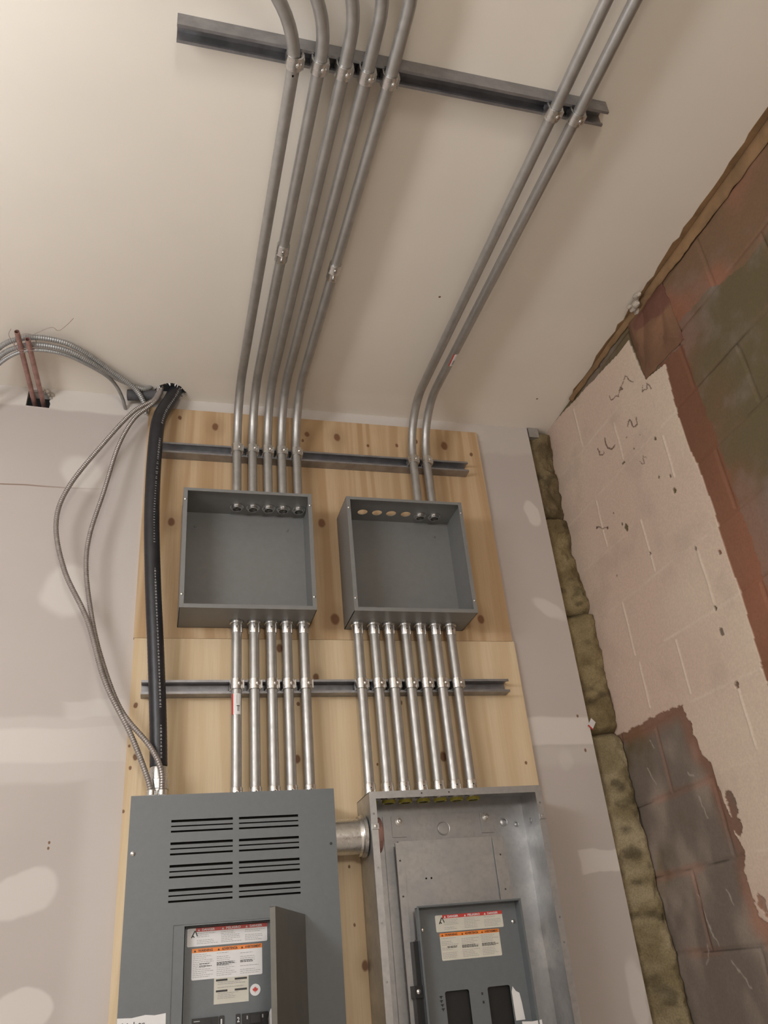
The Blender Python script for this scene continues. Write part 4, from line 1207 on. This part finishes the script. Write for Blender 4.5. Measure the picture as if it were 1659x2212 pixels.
    # embossed markings beside the windows
    m_ = MB()
    for (a, z) in ((0.7335, 1.446), (0.7335, 1.437), (0.7350, 1.428), (0.7360, 1.419)): m_.box(a - .004, a + .004, YL + .0004, YL + .0009, z - .0014, z + .0014, M['ink']); m_.box(a - .0014, a + .0012, YL + .0004, YL + .0009, z - .005, z, M['ink'])
    for (a, z) in ((0.845, 1.443), (0.846, 1.424)): m_.box(a - .0025, a + .0025, YL + .0004, YL + .0009, z - .003, z + .003, M['ink'])
    m_.build('stamped_marks', root, weld=False)
    # torn white tape strip
    m_ = MB(); m_.plate([(0.9275, 1.376), (0.9530, 1.376), (0.9500, 1.415), (0.9470, 1.436), (0.938, 1.441), (0.9305, 1.452), (0.9265, 1.440)], [], lambda u, v, w_: (u, YL + w_ * .6, v), .0007, M['paper'])
    m_.plate([(0.9300, 1.345), (0.985, 1.345), (0.984, 1.3735), (0.957, 1.3720), (0.9300, 1.3745)], [], lambda u, v, w_: (u, YL - .032 + w_, v), .0007, M['paper'])
    m_.build('masking_tape', root, weld=False)
open_panel()

# ================================================================== BLACK ARMOURED CABLE AND SILVER FITTING
t = thing('power_cable', 'thick black jacketed cable hanging from the ceiling hole to the covered panel', 'cable', (0.013, -.07, 1.955))
pts = spline([(0.030, -0.020, 3.48), (0.012, -0.034, 3.37), (-0.004, -0.046, 3.305), (-0.038, -0.068, 3.205), (-0.047, -0.078, 3.085), (-0.045, -0.086, 2.835), (-0.030, -0.086, 2.595), (-0.011, -0.082, 2.377), (0.005, -0.076, 2.177), (0.013, -0.072, 2.043)], 12)
m_ = MB()
rs = resample(pts, 0.006)
m_.tube(rs, [0.0232 + (0.0004 if i % 2 else 0) for i in range(len(rs))], M['rubber'], 26)
body = m_.build('jacket', t)
# row of white printed dashes down the jacket
m_ = MB()
rs2 = resample(pts, 0.0032)
for i in range(8, len(rs2) - 6):
    p = rs2[i]; 
    if i % 3 == 2: continue
    if 2.92 < p.z < 3.02 and i % 2: continue
    tg = (rs2[i + 1] - rs2[i - 1]).normalized()
    camdir = (Vector((0, -2.39, 1.5)) - p)
    out = Vector((0.30 + 0.5 * max(0, min(1, (p.z - 2.8) / .4)), -1, -0.10)); out = (out - tg * out.dot(tg)).normalized()
    sd = tg.cross(out).normalized()
    q = p + out * 0.02385
    a = 0.0011; b = random.choice((0.0015, 0.0022, 0.0028))
    if p.z > 2.95: b *= 1.4
    if 2.15 < p.z < 2.2 or 2.62 < p.z < 2.70 or 3.10 < p.z < 3.16: continue
    if 2.70 < p.z < 2.92 and i % 3: continue
    m_.faces([q + sd * b + tg * a, q - sd * b + tg * a, q - sd * b - tg * a, q + sd * b - tg * a], [(0, 1, 2, 3)], M['white_print'])
m_.build('print', body, weld=False)['kind'] = 'stuff'
m_ = MB()
m_.lathe((0.0135, -0.0715, 1.9475), (0, 0, 1), [(0, .020), (0, .030), (.010, .031), (.011, .026), (.035, .026), (.036, .029), (.060, .029), (.062, .025), (.090, .0245), (.095, .0225)], M['zinc'], 24)
m_.build('cable_gland', t)

# metal clad cables
def armoured(ctrl, r, name, label, group, mat=None, step=0.0022):
    p = resample(spline(ctrl, 20), step)
    m_ = MB(); m_.tube(p, [r * (1.07 if i % 3 == 0 else (0.90 if i % 3 == 1 else 1.0)) for i in range(len(p))], mat or M['mc'], 10)
    o = m_.build(name); tag(o, label, 'cable', group)
    return o
armoured([(-0.046, -0.036, 3.40), (-0.050, -0.040, 3.335), (-0.064, -0.060, 3.280), (-0.124, -0.075, 3.215), (-0.200, -0.085, 3.085), (-0.295, -0.090, 2.900), (-0.319, -0.090, 2.768), (-0.280, -0.090, 2.612), (-0.203, -0.095, 2.455), (-0.141, -0.105, 2.272), (-0.067, -0.105, 2.131), (-0.019, -0.110, 2.020), (-0.002, -0.112, 1.968)],
         0.0074, 'armoured_cable', 'outer metal armoured cable sweeping furthest left past the grey panel top', 'armoured cables dropping to the covered panel')
armoured([(-0.034, -0.040, 3.40), (-0.040, -0.046, 3.335), (-0.060, -0.072, 3.262), (-0.120, -0.070, 3.190), (-0.163, -0.075, 3.068), (-0.193, -0.078, 2.895), (-0.221, -0.078, 2.745), (-0.223, -0.078, 2.635), (-0.200, -0.076, 2.502), (-0.162, -0.085, 2.360), (-0.096, -0.100, 2.197), (-0.014, -0.118, 2.090), (0.019, -0.122, 2.025), (0.024, -0.112, 1.968)],
         0.0070, 'armoured_cable', 'inner metal armoured cable hanging closer to the thick black cable', 'armoured cables dropping to the covered panel')
t = thing('cable_connector', 'double zinc cable connector on top of the covered panel', 'connector', (0.011, -.112, 1.945))
m_ = MB(); m_.box(-0.014, 0.036, -.126, -.098, 1.9452, 1.962, M['zinc']); m_.lathe((-.002, -.112, 1.962), (0, 0, 1), [(0, .012), (.014, .0115), (.015, .008)], M['zinc'], 14); m_.lathe((.024, -.112, 1.962), (0, 0, 1), [(0, .012), (.014, .0115), (.015, .008)], M['zinc'], 14)
m_.build('body', t, weld=False, bevel=.002)
s = MB(); s.lathe((0.011, -.126, 1.956), (0, -1, 0), [(0, .0052), (.003, .005), (.005, .003), (.005, 0)], M['zinc'], 12); s.build('screw', t)
# bundle running left along the ceiling
M['mc2'] = simple('grey_armour', (0.34, 0.34, 0.335), 0.45, 0.5, 0.08, 50)
armoured([(-0.70, 0.008, 3.20), (-0.60, -0.150, 3.255), (-0.526, -0.240, 3.300), (-0.468, -0.268, 3.318), (-0.407, -0.278, 3.322), (-0.334, -0.262, 3.324), (-0.268, -0.212, 3.326), (-0.200, -0.140, 3.326), (-0.130, -0.075, 3.318), (-0.096, -0.035, 3.290), (-0.085, -0.002, 3.262)],
         0.0085, 'armoured_cable', 'thick grey armoured cable arching along the ceiling corner to the left of the hole', 'armoured cables looping left along the ceiling', M['mc2'])
armoured([(-0.68, 0.008, 3.14), (-0.60, -0.120, 3.215), (-0.530, -0.215, 3.278), (-0.468, -0.252, 3.300), (-0.407, -0.262, 3.306), (-0.334, -0.245, 3.310), (-0.270, -0.200, 3.312), (-0.205, -0.132, 3.318), (-0.152, -0.082, 3.328), (-0.090, -0.050, 3.334), (-0.052, -0.030, 3.40)],
         0.0080, 'armoured_cable', 'second grey armoured cable of the ceiling loop, entering the broken ceiling hole', 'armoured cables looping left along the ceiling', M['mc2'])
armoured([(-0.72, 0.008, 3.10), (-0.62, -0.105, 3.20), (-0.534, -0.196, 3.262), (-0.470, -0.236, 3.290), (-0.407, -0.247, 3.298), (-0.338, -0.232, 3.302), (-0.275, -0.192, 3.304), (-0.215, -0.136, 3.308), (-0.185, -0.080, 3.312), (-0.165, -0.030, 3.300), (-0.156, 0.012, 3.290)],
         0.0058, 'armoured_cable', 'thin armoured cable of the ceiling loop that ends at the wall corner', 'armoured cables looping left along the ceiling', M['mc2'])
m_ = MB(); p = spline([(-0.150, -0.020, 3.325), (-0.110, -0.026, 3.324), (-0.075, -0.030, 3.323), (-0.050, -0.030, 3.323)], 6)
m_.tube(p, 0.0195, M['stub'], 20); tag(m_.build('cable_stub'), 'short dark grey cable stub lying along the ceiling corner left of the hole', 'cable stub')
# torn rim of the ceiling hole
m_ = MB(); rn = random.Random(3)
for i in range(len(hole_c)):
    for rep in range(3):
        a = Vector((*hole_c[i], 0)); b = Vector((*hole_c[(i + 1) % len(hole_c)], 0))
        q = a.lerp(b, rn.random()); nrm = (Vector((-0.005, -0.030, 0)) - q).normalized()
        k = rn.uniform(.003, .008); dz = -rn.uniform(.001, .010)
        tn = Vector((-nrm.y, nrm.x, 0)) * rn.uniform(.002, .006)
        m_.faces([tuple(q + tn + Vector((0, 0, H))), tuple(q - tn + Vector((0, 0, H))), tuple(q + nrm * k + Vector((0, 0, H + dz))), tuple(q - nrm * .002 + Vector((0, 0, H - .0015)))], [(0, 1, 2), (0, 1, 3), (1, 2, 3), (0, 2, 3)], M['paper'] if rep == 0 else M['dark'])
o = m_.build('torn_paper', weld=False); tag(o, 'ragged torn board edge around the cable hole in the ceiling', 'torn paper')

# ================================================================== COPPER PIPES AND TIE WIRE
def copper(a, b, label):
    a, b = Vector(a), Vector(b); d = (b - a).normalized(); L = (b - a).length
    m_ = MB(); m_.lathe(a, d, [(0, .0079), (L, .0079), (L, .0068), (L - .06, .0068)], M['copper'], 20)
    m_.lathe(a + d * (L - .06), d, [(0, .0068), (0.0001, 0)], M['dark'], 20)
    m_.build_name = None
    o = m_.build('copper_pipe'); tag(o, label, 'pipe', 'open copper pipes at the ceiling corner')
copper((-0.4500, 0.10, 3.298), (-0.4650, -0.330, 3.292), 'longer left copper pipe sticking out of the wall hole below the ceiling')
copper((-0.4215, 0.10, 3.298), (-0.4380, -0.300, 3.292), 'shorter right copper pipe sticking out of the wall hole below the ceiling')
m_ = MB()
m_.tube(spline([(-0.478, -0.262, 3.285), (-0.470, -0.262, 3.277), (-0.452, -0.262, 3.279), (-0.436, -0.262, 3.279), (-0.424, -0.262, 3.283), (-0.416, -0.264, 3.300), (-0.430, -0.268, 3.336), (-0.460, -0.268, 3.338), (-0.482, -0.264, 3.318), (-0.478, -0.262, 3.285)], 8), 0.0011, M['twine'], 6)
m_.tube(spline([(-0.430, -0.290, 3.318), (-0.372, -0.330, 3.322), (-0.350, -0.323, 3.318), (-0.325, -0.345, 3.325), (-0.304, -0.373, 3.330)], 8), 0.0008, M['twine'], 6)
m_.tube(spline([(-0.478, -0.262, 3.29), (-0.492, -0.30, 3.30), (-0.485, -0.32, 3.31)], 8), 0.0008, M['twine'], 6)
tag(m_.build('tie_wire'), 'thin twisted tie wire around the copper pipes with one loose end', 'wire')
# broken plaster lip above the copper pipe hole
m_ = MB(); rn = random.Random(9)
for (a, z, r_) in ((-0.412, 3.338, .010), (-0.398, 3.326, .009), (-0.402, 3.312, .006), (-0.430, 3.345, .008)):
    bm2 = bmesh.new(); bmesh.ops.create_icosphere(bm2, subdivisions=2, radius=r_)
    for vv in bm2.verts: vv.co *= 1 + .4 * mnoise.noise(vv.co * 120)
    m_.faces([tuple(vv.co + Vector((a, YW - .001, z))) for vv in bm2.verts], [tuple(x.index for x in f.verts) for f in bm2.faces], M['plaster']); bm2.free()
tag(m_.build('plaster_crumb', weld=False), 'broken pale plaster lip beside the copper pipes', 'plaster lump')

# ================================================================== CEILING LAMPS (the room's own light)
for i, (lx, ly, lz, sx, sy, pw, colr) in enumerate(LAMPS):
    root = thing('strip_lamp', ['open fluorescent strip lamp hanging nearer the panels', 'open fluorescent strip lamp hanging at the rear of the room'][i], 'lamp', (lx, ly, H), 'hanging strip lamps')
    m_ = MB(); m_.box(lx - .022, lx + .022, ly - sy / 2 - .03, ly + sy / 2 + .03, lz + .14, lz + .19, M['lampwhite'])
    m_.build('housing', root, weld=False, bevel=.004)
    for dy in (-.5, .5):
        m_ = MB(); m_.cyl((lx, ly + dy, lz + .19), (lx, ly + dy, H - .001), .003, M['zinc'], 8); m_.build('hanger', root)
    for dx in (-.10, .10):
        m_ = MB(); m_.cyl((lx + dx, ly - sy / 2, lz + .10), (lx + dx, ly + sy / 2, lz + .10), .013, M['tube'], 14); m_.build('tube', root)
